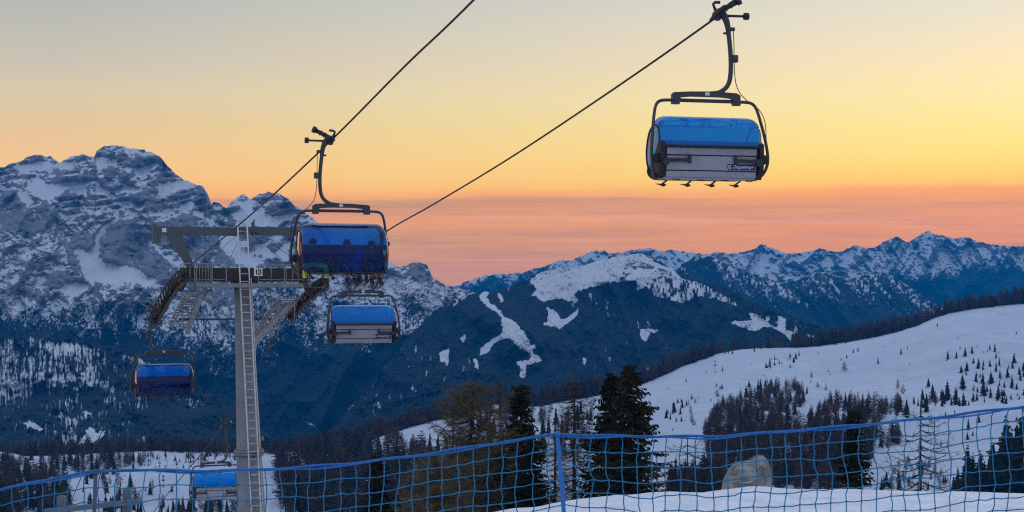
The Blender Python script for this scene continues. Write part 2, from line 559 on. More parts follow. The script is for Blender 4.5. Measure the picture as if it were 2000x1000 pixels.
# ------------------------------------------------------------------ the rocky massif on the left
SK0 = [(-260, 330), (-120, 345), (0, 328), (14, 322), (30, 318), (50, 309), (72, 304), (98, 305), (104, 312), (116, 317), (140, 306), (160, 300), (176, 306), (184, 306),
       (188, 294), (200, 287), (225, 284), (243, 286), (262, 290), (290, 295), (310, 305), (330, 325), (342, 338), (348, 345), (365, 352), (385, 360), (397, 364), (400, 376),
       (402, 388), (407, 396), (410, 406), (416, 394), (424, 393), (435, 402), (443, 405), (456, 393), (470, 381), (476, 379), (482, 384), (490, 390), (505, 380), (525, 374),
       (545, 378), (560, 386), (572, 398), (590, 412), (612, 428), (640, 452), (680, 470), (720, 488), (760, 510), (780, 521), (792, 520), (803, 513), (820, 511), (833, 518), (840, 532),
       (846, 543), (862, 553), (885, 560), (905, 568), (925, 572), (945, 578), (990, 600), (1050, 640), (1120, 700)]
BT0 = [(-260, 900), (1120, 905)]
BR = [(870, 2500), (760, 2680), (700, 2800), (620, 3000), (560, 3120), (480, 3300), (400, 3480), (330, 3640), (280, 3760)]
def tnoise(x, y, seed=0):
    """faceted noise: random heights on a lattice joined by flat triangles"""
    ix = np.floor(x); iy = np.floor(y); fx = x - ix; fy = y - iy
    a = _hash(ix, iy, seed); b = _hash(ix + 1, iy, seed); c = _hash(ix, iy + 1, seed); d = _hash(ix + 1, iy + 1, seed)
    return np.where(fx + fy < 1, a + (b - a) * fx + (c - a) * fy, d + (c - d) * (1 - fx) + (b - d) * (1 - fy)) * 2 - 1
def facets(x, y, octv, seed, gain=0.5, rot=0.7):
    s_ = 0; a = 1.0
    for o in range(octv):
        ca, sa = math.cos(o * 1.1 + rot), math.sin(o * 1.1 + rot)
        wx = 0.25 * fbm(x / 1.7, y / 1.7, 2, seed + 900 + o); wy = 0.25 * fbm(x / 1.7, y / 1.7, 2, seed + 950 + o)
        s_ = s_ + a * tnoise((x + wx) * ca - (y + wy) * sa + 11.3 * o, (x + wx) * sa + (y + wy) * ca + 7.7 * o, seed + o * 17); a *= gain; x = x * 2.1; y = y * 2.1
    return s_
def crops(sx, sy, k, polys): return [pp(p, sx, sy, k) for p in polys]
SNOWF = (crops(0, 270, 6.25, [  # larger snowfields lying on the massif
    [(190, 310), (380, 300), (470, 260), (610, 240), (620, 330), (700, 300), (760, 340), (700, 370), (620, 400), (480, 400), (340, 410), (260, 430), (220, 390)],
    [(700, 310), (930, 270), (900, 320), (780, 370), (740, 400)],
    [(340, 560), (460, 470), (560, 540), (680, 540), (800, 510), (960, 520), (1100, 510), (1060, 600), (1050, 680), (960, 690), (820, 620), (720, 690), (600, 730), (520, 740), (430, 700), (360, 640)],
    [(190, 610), (250, 600), (340, 690), (430, 750), (400, 870), (300, 790), (220, 690)],
    [(1180, 240), (1340, 210), (1420, 260), (1390, 330), (1250, 350), (1190, 320)],
    [(1150, 520), (1280, 600), (1420, 720), (1390, 745), (1260, 645), (1140, 550)],
    [(590, 740), (700, 860), (850, 1000), (800, 1000), (685, 885), (605, 785)]])
  + crops(200, 270, 6.25, [
    [(330, 360), (500, 340), (620, 290), (700, 270), (640, 370), (540, 420), (470, 470), (400, 420)],
    [(680, 560), (820, 530), (960, 490), (1130, 570), (1060, 610), (920, 640), (800, 690), (720, 700), (690, 640)],
    [(170, 640), (290, 540), (400, 600), (450, 650), (280, 640), (190, 690)], [(200, 740), (300, 800), (400, 880), (510, 1000), (440, 1000), (330, 890), (230, 820)],
    [(280, 750), (460, 760), (540, 780), (480, 850), (400, 860), (330, 800)], [(570, 870), (680, 890), (800, 830), (900, 890), (820, 920), (640, 940), (580, 920)],
    [(990, 840), (1080, 780), (1180, 850), (1080, 860)], [(1060, 890), (1180, 900), (1290, 1000), (1220, 1000), (1120, 925)], [(330, 140), (560, 150), (640, 190), (520, 210), (360, 180)]])
  + crops(0, 420, 4.1667, [
    [(610, 280), (650, 265), (700, 285), (770, 250), (770, 190), (850, 80), (960, 0), (990, 20), (880, 90), (820, 180), (800, 280), (840, 360), (920, 420), (1000, 400), (1000, 580), (900, 540), (760, 540), (650, 480), (640, 380)],
    [(560, 670), (620, 690), (720, 770), (690, 775), (600, 715)], [(430, 760), (535, 820), (495, 825)], [(550, 850), (720, 940), (680, 940), (600, 895)],
    [(410, 620), (500, 690), (560, 740), (540, 745), (430, 655)], [(355, 800), (400, 785), (435, 850)], [(480, 590), (560, 540), (700, 545), (720, 590), (600, 660), (560, 640), (500, 620)], [(425, 365), (545, 430), (455, 440)]])
  + crops(200, 400, 3.846, [
    [(155, 25), (235, 40), (335, 135), (295, 135)], [(690, 50), (765, 85), (905, 175), (825, 172), (735, 112)], [(335, 240), (365, 265), (455, 365), (545, 425), (645, 450), (600, 475), (495, 425), (410, 345)],
    [(-10, 410), (80, 430), (290, 490), (400, 570), (490, 620), (430, 635), (330, 615), (250, 575), (180, 560), (-10, 540)], [(740, 730), (800, 730), (840, 800), (850, 900), (780, 860)]])
  + crops(420, 360, 5.554, [
    [(60, 540), (190, 535), (280, 620), (400, 740), (540, 830), (560, 880), (360, 880), (250, 850), (120, 750), (50, 670)],
    [(210, 310), (330, 180), (420, 180), (400, 260), (500, 260), (540, 320), (700, 330), (860, 290), (900, 330), (820, 400), (680, 420), (540, 440), (330, 430), (200, 370)],
    [(380, 640), (540, 640), (620, 730), (720, 700), (770, 640), (800, 800), (640, 830), (520, 760), (430, 700)], [(590, 520), (700, 520), (740, 600), (620, 590)]])
  + [[(640, 456), (700, 480), (770, 512), (790, 524), (700, 515), (640, 505), (600, 500), (580, 480)]])
ROCKF = (crops(0, 270, 6.25, [
    [(100, 340), (140, 310), (185, 310), (210, 380), (240, 440), (180, 470), (110, 500), (80, 540)], [(190, 300), (300, 265), (380, 235), (450, 212), (600, 228), (600, 250), (470, 262), (400, 270), (390, 310), (340, 292)],
    [(480, 410), (620, 400), (720, 370), (790, 380), (780, 430), (640, 440), (480, 430)], [(790, 410), (890, 370), (1000, 340), (1170, 330), (1180, 360), (980, 400), (860, 420)],
    [(590, 490), (760, 470), (960, 440), (1100, 410), (1240, 400), (1250, 440), (1100, 490), (900, 510), (760, 520), (650, 540)], [(-1800, 620), (170, 620), (250, 750), (330, 820), (400, 900), (440, 1000), (-1800, 1000)],
    [(400, 880), (560, 760), (640, 820), (780, 1000), (440, 1000)], [(820, 590), (900, 620), (960, 650), (930, 720), (990, 830), (930, 820), (850, 720), (720, 710), (760, 660)],
    [(1150, 510), (1250, 540), (1380, 500), (1480, 540), (1400, 620), (1300, 600), (1210, 580)], [(1160, 240), (1180, 160), (1240, 100), (1330, 160), (1290, 190), (1190, 210)], [(950, 220), (1030, 192), (1080, 198), (1130, 250), (1040, 270)],
    [(300, 550), (460, 540), (470, 570), (350, 575)]])
  + crops(200, 270, 6.25, [
    [(170, 265), (350, 220), (355, 255), (190, 278)], [(480, 370), (560, 310), (690, 275), (620, 330), (520, 385)], [(500, 445), (640, 365), (780, 285), (795, 300), (650, 395)],
    [(640, 460), (720, 400), (820, 340), (880, 370), (910, 440), (950, 470), (860, 500), (700, 535), (640, 530)], [(560, 145), (640, 170), (760, 245), (820, 295), (880, 350), (915, 440), (860, 400), (790, 330), (700, 250), (620, 195)],
    [(930, 660), (1080, 600), (1220, 580), (1255, 650), (1245, 750), (1315, 850), (1270, 895), (1190, 870), (1160, 790), (1060, 760), (920, 720), (760, 745), (860, 680)],
    [(530, 590), (640, 560), (700, 700), (560, 750), (360, 760), (200, 700), (300, 690), (470, 640)], [(500, 860), (600, 740), (700, 730), (800, 830), (680, 880), (560, 920), (480, 900)],
    [(-10, 350), (160, 350), (290, 400), (300, 470), (180, 480), (-10, 450)], [(380, 140), (470, 190), (620, 220), (580, 260), (450, 290), (440, 260)]])
  + crops(0, 420, 4.1667, [
    [(-1100, -10), (330, -10), (380, 120), (250, 165), (120, 130), (-1100, 140)], [(500, 190), (570, 220), (630, 340), (650, 480), (600, 500), (540, 300)], [(390, 470), (560, 440), (620, 520), (470, 600), (390, 600)],
    [(140, 600), (320, 590), (360, 660), (240, 700)], [(560, 150), (700, 130), (770, 240), (700, 285), (590, 270)], [(810, 180), (1000, 60), (1000, 400), (920, 420), (830, 350), (800, 280)]])
  + crops(200, 400, 3.846, [
    [(0, 200), (110, 100), (250, 130), (340, 200), (350, 280), (440, 360), (520, 440), (560, 520), (500, 610), (400, 570), (290, 490), (90, 430), (60, 460), (0, 420)],
    [(350, 190), (500, 100), (540, 90), (640, 150), (560, 260), (460, 300), (370, 260)], [(540, 90), (640, 60), (720, 100), (720, 160), (640, 170)],
    [(600, 250), (900, 230), (880, 300), (780, 380), (700, 440), (640, 420)], [(830, 620), (1000, 600), (1000, 900), (940, 960), (880, 860), (830, 760)]])
  + crops(420, 360, 5.554, [
    [(540, 240), (640, 180), (740, 200), (860, 260), (870, 285), (760, 310), (660, 320), (560, 330)], [(390, 150), (470, 105), (590, 60), (640, 85), (700, 125), (860, 250), (880, 280), (760, 190), (620, 120), (500, 150), (400, 170)],
    [(260, 170), (300, 95), (370, 160), (340, 180)], [(370, 540), (570, 530), (620, 600), (540, 620), (390, 610)], [(540, 680), (640, 620), (720, 640), (700, 690), (640, 730), (580, 720)], [(110, 270), (180, 330), (220, 460), (140, 460)],
    [(0, 700), (50, 670), (130, 760), (220, 860), (0, 870)]])
  + [[(796, 514), (826, 513), (840, 535), (846, 560), (806, 545)]])
_cache = {}
def massif_fields(X, Y):
    """how much snow lies on, and how much bare rock shows in, each place of the massif"""
    key = X.shape
    if key not in _cache:
        sn = 0 * X; rk = 0 * X
        for i, P in enumerate(SNOWF): sn = np.maximum(sn, shrink(P, X, Y, 2.6, 7, 50 + i))
        for i, P in enumerate(ROCKF): rk = np.maximum(rk, shrink(P, X, Y, 2.8, 8, 120 + i))
        rk = rk * (1 - sn)
        _cache[key] = (sn, rk)
    return _cache[key]

def d_brenta(X, Y, T):
    sn, rk = massif_fields(X, Y)
    sb = blur(blur(sn, 2), 2); rb = blur(rk, 2)
    wy = Y + 9 * fbm(X / 120, Y / 90, 3, 3)
    # tilted strata: ledges and cliffs
    s = (wy + 0.16 * X + 6 * fbm(X / 60, Y / 60, 3, 5)) / 15.0
    saw = s - np.floor(s)
    step = np.floor(s) + sstep(0.62, 0.98, saw)
    yT = step * 15.0 - 0.16 * X - 6 * fbm(X / 60, Y / 60, 3, 5)
    up = (0.18 * sstep(600, 480, Y) + 0.45 * sstep(450, 395, Y - 0.06 * (X - 200))) * (1 - 0.85 * sb)
    yy = Y * (1 - up) + yT * up
    D = interp(BR, np.clip(yy, 270, 900))
    A = (1.0 - 0.35 * sstep(560, 760, Y)) * (1 - 0.75 * sb)
    r1 = ridged((X + 0.5 * Y) / 110, (Y - 0.2 * X) / 200, 2, 21)
    f1 = facets((X + 0.35 * Y) / 46, (Y - 0.1 * X) / 62, 2, 301, .55)
    f2 = facets((X + 0.5 * Y) / 17, (Y - .2 * X) / 15, 3, 311, .55)
    D = D - (r1 - 0.4) * 120 * (1 - 0.35 * sb) + A * (f1 * 50 + f2 * 19)
    return D + 14 * sb - 10 * rb

def p_brenta(X, Y, T, N, D):
    nz = N[..., 2]
    fine = fbm(X / 4.0, Y / 2.8, 5, 41, 0.62)
    crk = ridged((X + 0.25 * Y) / 26, (Y - 0.16 * X) / 7.0, 3, 42); crv = ridged((X - 0.6 * Y) / 13, (Y + X * .3) / 40, 3, 44); med = fbm(X / 22, Y / 14, 4, 43)
    dip = fbm((X + 1.4 * Y) / 40, (Y - 0.16 * X) / 5.0, 3, 45)
    sn, rk = massif_fields(X, Y)
    diag = fbm((X - Y) / 6.0, (X + Y) / 34.0, 3, 47)
    lowr = sstep(400, 450, Y)
    c1 = np.clip((D - blur(blur(D, 2), 2)) / 5.0, -1, 1); c2 = np.clip((D - blur(blur(D, 7), 7)) / 22.0, -1, 1)
    fh = fbm((X + .15 * Y) / 7.5, (Y - 0.16 * X) / 2.1, 4, 141, .6); fd = fbm((X + Y) / 9.0, (Y - X) / 2.8, 4, 142, .6); fe = fbm((X - .7 * Y) / 2.4, (Y + .5 * X) / 9.0, 4, 146, .6)
    reg = sstep(-.25, .25, fbm(X / 60, Y / 60, 2, 148))
    lines = fh * (1 - lowr) + lowr * (fd * reg + fe * (1 - reg))
    s = 0.27 + 1.0 * (nz - 0.44) + 0.10 * c1 + 0.12 * c2 + 0.07 * fine + 0.30 * lines * (1 - 0.35 * rk) + 0.05 * med
    s = s - (0.36 * sstep(0.66, 0.88, crk) * (1 - 0.55 * lowr) + 0.2 * sstep(0.68, 0.9, crv) * lowr) * (1 - sn)
    s = s + 0.60 * sn - 0.36 * rk - 0.07 * lowr * (1 - sn) * sstep(600, 540, Y)
    # woods creep up from below
    tl = interp([(-260, 560), (0, 572), (60, 590), (110, 600), (200, 588), (260, 592), (330, 618), (380, 590), (440, 600), (560, 560), (640, 560), (760, 545), (830, 552), (900, 566), (960, 575)], X)
    u = (Y - tl)
    dens = np.where(X < 360, 0.42 + 0.0075 * u, 0.30 + 0.0050 * u)
    dens = np.where(u < 0, 0.22 + 0.02 * u, dens)
    dens = dens - 0.40 * sstep(0, 1, 1 - np.abs(Y - 590 - 0.1 * X) / 70) * sstep(120, 20, X)
    chute = ridged((X - 0.45 * Y) / 38, (X + Y) / 260, 2, 61)
    grain = fbm(X / 2.3, Y / 3.6, 3, 63, .65)
    w = dens + 0.46 * grain + 0.30 * fbm(X / 30, Y / 40, 3, 65) - 0.28 * sstep(0.72, 0.95, chute) * sstep(180, 30, u)
    w = np.where(u < -20, 0, w)
    w = np.clip(w + 0.9 * sstep(130, 190, u), 0, 1.2)
    # two pale clearings low down
    for P in ([(678, 790), (712, 788), (700, 800), (680, 806)], [(598, 823), (612, 827), (618, 834), (604, 830)]):
        w = w - 0.9 * shrink(P, X, Y, 3, 6, 90)
    s = np.where(u > 0, np.maximum(s, 0.50 + 0.35 * fbm(X / 9, Y / 9, 3, 71)), s)
    return s, w

massif('mountain_massif', SK0, BT0, (-240, 1110), 1.5, 1.5, d_brenta, p_brenta, mat_brenta, 2.2, 5, jagscale=9)

# ------------------------------------------------------------------ wooded shoulder low on the left
SK0B = [(-260, 650), (0, 657), (60, 654), (150, 662), (210, 676), (260, 690), (310, 712), (360, 742), (410, 768), (460, 800), (520, 846), (560, 880), (620, 930)]
def d_shoulder(X, Y, T):
    D = interp([(905, 1500), (840, 1680), (760, 1880), (650, 2120)], Y)
    return D + 50 * fbm(X / 70, Y / 60, 4, 101) + 6 * fbm(X / 5, Y / 6, 2, 103)
def p_shoulder(X, Y, T, N, D):
    streak = fbm(X / 2.3, Y / 15.0, 3, 105) + 0.35 * fbm(X / 1.8, Y / 5, 2, 106)
    u = Y - T
    dens = 0.62 + 0.36 * sstep(70, 130, Y - 655 + 0.25 * (X - 120)) - 0.0 * u
    dens = dens + 0.5 * sstep(12, 2, u)
    w = dens + 0.42 * streak + 0.34 * fbm(X / 35, Y / 22, 4, 107)
    w = w + 0.5 * sstep(250, 330, X) * sstep(30, 60, u)
    for i, P in enumerate(([(152, 868), (165, 850), (174, 833), (183, 838), (190, 846), (204, 840), (206, 848), (192, 858), (176, 866)],
              [(44, 826), (60, 824), (78, 832), (84, 840), (62, 836)], [(160, 803), (178, 808), (176, 813)], [(22, 742), (44, 752), (50, 760), (30, 756)])):
        w = w - 1.3 * shrink(P, X, Y, 2.5, 6, 110 + i)
    return 0.75 + 0 * X, np.clip(w, 0, 1.3)
massif('wooded_hill', SK0B, [(-260, 915), (620, 935)], (-240, 610), 1.6, 1.6, d_shoulder, p_shoulder, mat_hills, 4.0, 9, jagscale=5)

# ------------------------------------------------------------------ piste mountain in the centre
SK1 = [(540, 910), (600, 880), (650, 835), (700, 780), (750, 715), (800, 655), (850, 606), (890, 585), (926, 572), (940, 568), (960, 570), (985, 564), (1005, 556), (1030, 548), (1046, 536), (1064, 528), (1090, 525), (1120, 524),
       (1150, 516), (1180, 507), (1210, 500), (1228, 498), (1240, 495), (1252, 495), (1264, 501), (1290, 512), (1316, 527), (1340, 540), (1360, 550), (1400, 560), (1440, 577), (1500, 600), (1560, 622), (1620, 642), (1660, 655), (1700, 668), (1760, 690), (1800, 700)]
k8 = 3.124
PISTE = [pp(p, 750, 440, k8) for p in (
    [(580, 428), (600, 410), (655, 405), (628, 425), (628, 445), (640, 465), (690, 508), (720, 535), (728, 560), (760, 570), (800, 592), (825, 625), (850, 642), (858, 668), (880, 690), (890, 735), (925, 735), (925, 750), (898, 755), (910, 785), (970, 825), (940, 832), (905, 842), (862, 850), (865, 930), (838, 932), (826, 860), (808, 836), (850, 828), (895, 825), (898, 795), (868, 765), (820, 745), (790, 712), (775, 685), (745, 688), (700, 703), (655, 735), (642, 770), (580, 795), (596, 750), (655, 698), (722, 660), (722, 605), (722, 560), (688, 535), (640, 500), (606, 478)],
    [(988, 497), (1012, 505), (1050, 530), (1080, 578), (1130, 560), (1168, 530), (1182, 503), (1190, 510), (1176, 550), (1130, 587), (1088, 622), (1070, 634), (1050, 614), (1018, 616), (972, 600), (1000, 592), (1004, 545)],
    [(900, 335), (940, 300), (1000, 262), (1100, 262), (1250, 215), (1400, 190), (1480, 182), (1540, 172), (1640, 165), (1640, 400), (1562, 330), (1500, 335), (1420, 345), (1400, 330), (1330, 360), (1230, 380), (1150, 420), (1185, 455), (1170, 468), (1100, 452), (1040, 445), (970, 465), (930, 430), (898, 430), (930, 390)],
    [(700, 400), (718, 440), (735, 480), (718, 465), (700, 435)], [(335, 775), (362, 770), (396, 752), (392, 842), (382, 865), (366, 825), (352, 838)],
    [(545, 820), (566, 818), (572, 880), (560, 870)], [(1212, 812), (1228, 815), (1222, 845)], [(470, 690), (496, 660), (494, 690), (476, 715)])]
PISTE += [pp(p, 1200, 420, 2.5) for p in (
    [(660, 476), (700, 490), (738, 515), (750, 488), (760, 500), (744, 528), (790, 548), (796, 540), (800, 494), (836, 505), (834, 562), (878, 572), (876, 600), (872, 628), (850, 604), (820, 572), (770, 548), (722, 545), (690, 566), (640, 552), (560, 522), (590, 520), (640, 520), (672, 514)],
    [(-20, 170), (60, 190), (105, 188), (160, 202), (200, 232), (280, 262), (330, 312), (400, 332), (398, 376), (345, 346), (300, 312), (240, 296), (165, 320), (140, 352), (100, 378), (120, 342), (92, 300), (50, 292), (-20, 330)],
    [(925, 584), (972, 588), (974, 600)], [(130, 560), (160, 555), (215, 560), (200, 575), (170, 570), (155, 620), (130, 605)])]
def d_piste(X, Y, T):
    D = 1780 + (905 - Y) * 3.0
    sp_ = ridged((X - 0.35 * Y) / 150, Y / 400, 2, 131)
    D = D - 170 * (sp_ - .4) + 40 * fbm(X / 50, Y / 60, 4, 133) + 10 * facets(X / 16, Y / 20, 2, 134) + 5 * fbm(X / 3, Y / 4, 2, 135)
    return D
def p_piste(X, Y, T, N, D):
    grain = fbm(X / 2.6, Y / 5.5, 3, 141)
    s = 0 * X + 0.72
    w = 0.98 + 0.24 * grain
    # open patches among the trees
    w = w - 0.50 * sstep(0.66, 0.95, fbm(X / 7, Y / 18, 4, 143) + 0.15 * grain) * sstep(0.1, 0.5, fbm(X / 90, Y / 80, 2, 145))
    for i, P in enumerate(PISTE):
        w = w - 1.3 * np.clip(blur(shrink(P, X, Y, 2.0, 4.5, 150 + i), 1) * 1.25 - 0.10 + 0.30 * grain * (shrink(P, X, Y, 9, 5, 170 + i)), 0, 1)
    # loose woods below the summit on the right
    band = in_poly(pp([(150, 325), (240, 300), (330, 315), (420, 330), (590, 420), (600, 445), (520, 420), (420, 395), (330, 430), (180, 390)], 1200, 420, 2.5), X, Y)
    w = np.where(band > 0, 0.52 + 0.55 * fbm(X / 3.0, Y / 9.0, 3, 147), w)
    band = in_poly(pp([(400, 330), (520, 380), (590, 430), (560, 440), (470, 405), (390, 375)], 1200, 420, 2.5), X, Y)
    # scattered trees on the open summit field
    top = shrink(PISTE[2], X, Y, 2, 5, 160) + shrink(PISTE[9], X, Y, 2, 5, 161)
    w = w + 1.0 * (top > 0) * sstep(0.52, 0.66, fbm(X / 5, Y / 5, 2, 149)) * sstep(-0.2, 0.3, fbm(X / 40, Y / 30, 2, 151))
    left = in_poly(pp([(400, 430), (470, 405), (545, 395), (500, 440), (420, 500)], 750, 440, k8), X, Y)
    w = np.where(left > 0, 0.5 + 0.6 * grain, w)
    # crags at the summit
    crag = in_poly(pp([(60, 225), (80, 215), (170, 240), (330, 300), (300, 290), (200, 265), (120, 262), (60, 300), (20, 330)], 1200, 420, 2.5), X, Y)
    s = np.where(crag > 0, 0.5 + 0.5 * fbm(X / 7, Y / 3.5, 3, 153), s)
    return s, np.clip(w, 0, 1.2)
massif('piste_mountain', SK1, [(540, 915), (1400, 905), (1800, 905)], (540, 1800), 1.5, 1.5, d_piste, p_piste, mat_hills, 1.6, 15, jagscale=5)

# ------------------------------------------------------------------ darker hills behind it on the right
SK2 = [(1200, 600), (1260, 560), (1300, 540), (1322, 524), (1340, 512), (1358, 499), (1372, 503), (1390, 500), (1404, 508), (1430, 518), (1470, 536), (1520, 550), (1545, 556), (1570, 541), (1588, 531), (1610, 533), (1640, 542),
       (1662, 545), (1690, 538), (1712, 531), (1730, 533), (1752, 544), (1776, 560), (1810, 580), (1850, 600), (1880, 615), (1920, 632), (2000, 660), (2240, 700)]
def d_hills(X, Y, T):
    D = 4100 + (700 - Y) * 5.2
    sp_ = ridged((X - 0.9 * Y) / 75, (Y + .2 * X) / 260, 3, 171)
    return D - 190 * (sp_ - .4) + 26 * facets((X - .5 * Y) / 24, Y / 24, 3, 173) + 6 * fbm(X / 4, Y / 4, 2, 175)
def p_hills(X, Y, T, N, D):
    u = Y - T
    g = fbm(X / 3.2, Y / 4.5, 3, 181)
    r = ridged((X - 0.8 * Y) / 30, (Y + X * .3) / 120, 3, 183)
    w = 0.66 + 0.45 * g + 0.0065 * (u - 12) - 0.75 * (r - 0.55) * sstep(90, 20, u)
    w = np.where(u > 75, np.maximum(w, 0.95), w)
    for i, P in enumerate((pp([(885, 405), (905, 398), (912, 420), (895, 430)], 1200, 420, 2.5), pp([(930, 425), (948, 432), (945, 455)], 1200, 420, 2.5), pp([(720, 385), (742, 388), (738, 398)], 1200, 420, 2.5))):
        w = w - 0.9 * shrink(P, X, Y, 2, 4, 190 + i)
    return 0.62 + 0.5 * fbm(X / 12, Y / 8, 3, 185), np.clip(w, 0, 1.2)
massif('dark_hills', SK2, [(1200, 760), (2240, 760)], (1200, 2240), 1.8, 1.6, d_hills, p_hills, mat_hills, 2.0, 19, jagscale=6)

# ------------------------------------------------------------------ far snowy range
SK3 = [(820, 600), (880, 562), (905, 553), (935, 542), (960, 536), (1000, 534), (1020, 533), (1045, 524), (1060, 522), (1080, 513), (1098, 508), (1120, 508), (1140, 497), (1158, 491), (1180, 490), (1196, 495), (1220, 492), (1240, 487),
       (1258, 486), (1272, 484), (1290, 491), (1310, 488), (1330, 490), (1352, 493), (1372, 496), (1385, 497), (1400, 491), (1425, 495), (1450, 492), (1465, 490), (1478, 482), (1486, 477), (1500, 482), (1520, 489), (1540, 496), (1555, 494),
       (1580, 491), (1594, 486), (1603, 484), (1620, 489), (1640, 493), (1655, 486), (1668, 479), (1680, 481), (1695, 486), (1712, 482), (1724, 472), (1740, 466), (1753, 462), (1766, 470), (1776, 474), (1790, 462), (1806, 454), (1814, 451),
       (1826, 458), (1842, 460), (1860, 466), (1880, 464), (1892, 463), (1910, 472), (1930, 476), (1950, 480), (1972, 481), (2000, 482), (2060, 470), (2240, 490)]
def d_range(X, Y, T):
    D = 6600 + (640 - Y) * 8.0
    a = ridged((X + 0.55 * Y) / 46, (Y - .2 * X) / 130, 2, 201)
    b = ridged((X - 0.7 * Y) / 24, Y / 60, 3, 203)
    return D - 380 * (a - .4) - 130 * (b - .4) + 62 * facets((X + .4 * Y) / 19, (Y - .2 * X) / 15, 3, 205, .55)
def p_range(X, Y, T, N, D):
    u = Y - T
    nz = N[..., 2]
    lime = interp([(820, 40), (1040, 12), (1150, 60), (1350, 75), (1500, 75), (1650, 85), (1750, 60), (1810, 85), (1900, 55), (2000, 40), (2240, 40)], X)
    r = ridged((X + 0.5 * Y) / 26, (Y - .3 * X) / 110, 3, 211)
    g = fbm(X / 3, Y / 3.4, 3, 213)
    s = 0.40 + 1.1 * (nz - 0.45) + 0.30 * g + 0.3 * fbm(X / 18, Y / 12, 3, 215) + 0.45 * (r - 0.5)
    for i, P in enumerate((pp([(650, 215), (720, 205), (760, 235), (700, 265), (665, 240)], 1200, 420, 2.5), pp([(1330, 190), (1400, 195), (1470, 160), (1535, 170), (1535, 205), (1480, 210), (1380, 228), (1330, 215)], 1200, 420, 2.5),
              pp([(1090, 235), (1190, 225), (1150, 280), (1120, 300)], 1200, 420, 2.5), pp([(1560, 150), (1600, 140), (1690, 200), (1640, 290), (1590, 230)], 1200, 420, 2.5))):
        s = s + 0.30 * shrink(P, X, Y, 4, 7, 220 + i)
    w = 0.5 + (u - lime) / 26.0 + 0.30 * g + 0.9 * (0.55 - r) * sstep(-40, 20, u - lime)
    w = np.where(u > lime + 55, 1.1, w)
    w = w + 0.8 * in_poly([(870, 600), (890, 556), (935, 540), (968, 536), (1000, 560), (1035, 545), (1060, 560), (1060, 620)], X, Y) * (0.9 + 0.6 * g)
    return s, np.clip(w, 0, 1.2)
massif('far_snowy_range', SK3, [(820, 690), (2240, 690)], (820, 2240), 1.6, 1.4, d_range, p_range, mat_range, 1.6, 25, jagscale=5)

# ------------------------------------------------------------------ the ground from under the camera to the wooded ridge
RIDGE = [(-500, 905), (-200, 897), (0, 893), (200, 884), (300, 880), (460, 884), (540, 884), (640, 878), (700, 866), (760, 846), (800, 834), (850, 820), (900, 812), (950, 788), (1000, 790), (1050, 793), (1100, 783), (1150, 775), (1240, 756), (1290, 735), (1330, 716), (1370, 702), (1400, 691),
         (1440, 683), (1480, 680), (1530, 679), (1570, 678), (1610, 674), (1650, 668), (1700, 659), (1750, 648), (1790, 636), (1820, 622), (1850, 612), (1900, 603), (1950, 597), (2000, 592), (2100, 580), (2500, 555)]
EDGE = [(-500, 9.5), (0, 9.8), (500, 10.2), (760, 11.0), (830, 12.45), (900, 12.9), (1000, 13.6), (1100, 14.0), (1200, 14.3), (1270, 14.4), (1330, 14.45), (1400, 14.6), (1460, 14.75), (1540, 14.7), (1600, 14.75), (1700, 14.65), (1800, 14.6), (2000, 14.45), (2500, 14.4)]
def ridge_r(x): return interp([(-500, 820), (500, 860), (900, 950), (1300, 1080), (1600, 1180), (2000, 1280), (2500, 1350)], x)
def foot_r(x): return interp([(-500, 520), (500, 520), (900, 480), (1300, 400), (2000, 380), (2500, 380)], x)
def smax(a, b, k):
    h = np.clip(0.5 + 0.5 * (a - b) / k, 0, 1)
    return b * (1 - h) + a * h + k * h * (1 - h)
def ground(x, r):
    """height of the ground along direction x at forward distance r"""
    x = np.asarray(x, float); r = np.asarray(r, float)
    wx = (x - 1000) / F * r
    re = interp(EDGE, x)
    bench = -1.93 + (0.035 * fbm(wx / 2.6, r / 2.2, 3, 301) + 0.018 * fbm(wx / 0.5, r / 0.6, 4, 302)) * sstep(3, 9, r) + 0.04 * sstep(-5, 0, r - re)
    t = (r - re) / 0.55
    soft = np.where(t > 30, t, np.log1p(np.exp(np.clip(t, -30, 30)))) * 0.55
    z1 = bench - 0.33 * soft + 0.25 * fbm(wx / 9, r / 9, 3, 303) * sstep(1, 12, r - re)
    rR = ridge_r(x); r0 = foot_r(x)
    yR = interp(RIDGE, x)
    zR = z_at(yR, rR)
    z0 = z_at(1035.0, r0)
    s = (r - r0) / (rR - r0)
    sc_ = np.clip(s, 0, 1)
    prof = sc_ * (0.80 + 0.20 * sc_)
    z2 = z0 + (zR - z0) * prof
    z2 = z2 + np.where(s < 0, 0.01 * (r - r0), 0)
    und = 7.0 * fbm(wx / 130, r / 170, 4, 305) + 3.4 * fbm(wx / 34, r / 50, 4, 307) + 1.1 * fbm(wx / 7, r / 12, 3, 309)
    z2 = z2 + und * sstep(0.0, 0.25, s) * sstep(1.0, 0.8, s) - 3.0 * (1 - sc_) * 0
    over = np.maximum(r - rR, 0)
    z2 = z2 - over * 0.30 - 0.0004 * over * over
    zz = smax(z1, z2, 6.0)
    zz = np.where(r < re + 40, z1 + (zz - z1) * sstep(20, 40, r - re), zz)
    # gullies and a ramp on the left clearing
    return zz
gx = np.concatenate([np.arange(-520, 2560, 5.0)])
gr = np.concatenate([np.geomspace(1.2, 9, 24), np.linspace(9.1, 16.5, 110), np.geomspace(16.8, 380, 120), np.linspace(384, 1370, 260), np.geomspace(1380, 1900, 14)])
GX, GR = np.meshgrid(gx, gr)
GZ = ground(GX, GR)
GP = np.stack([(GX - 1000) / F / (cp - 0) * GR, GR, GZ], -1)
GY = 560.0 - GZ / GR * F          # row at which the point is seen

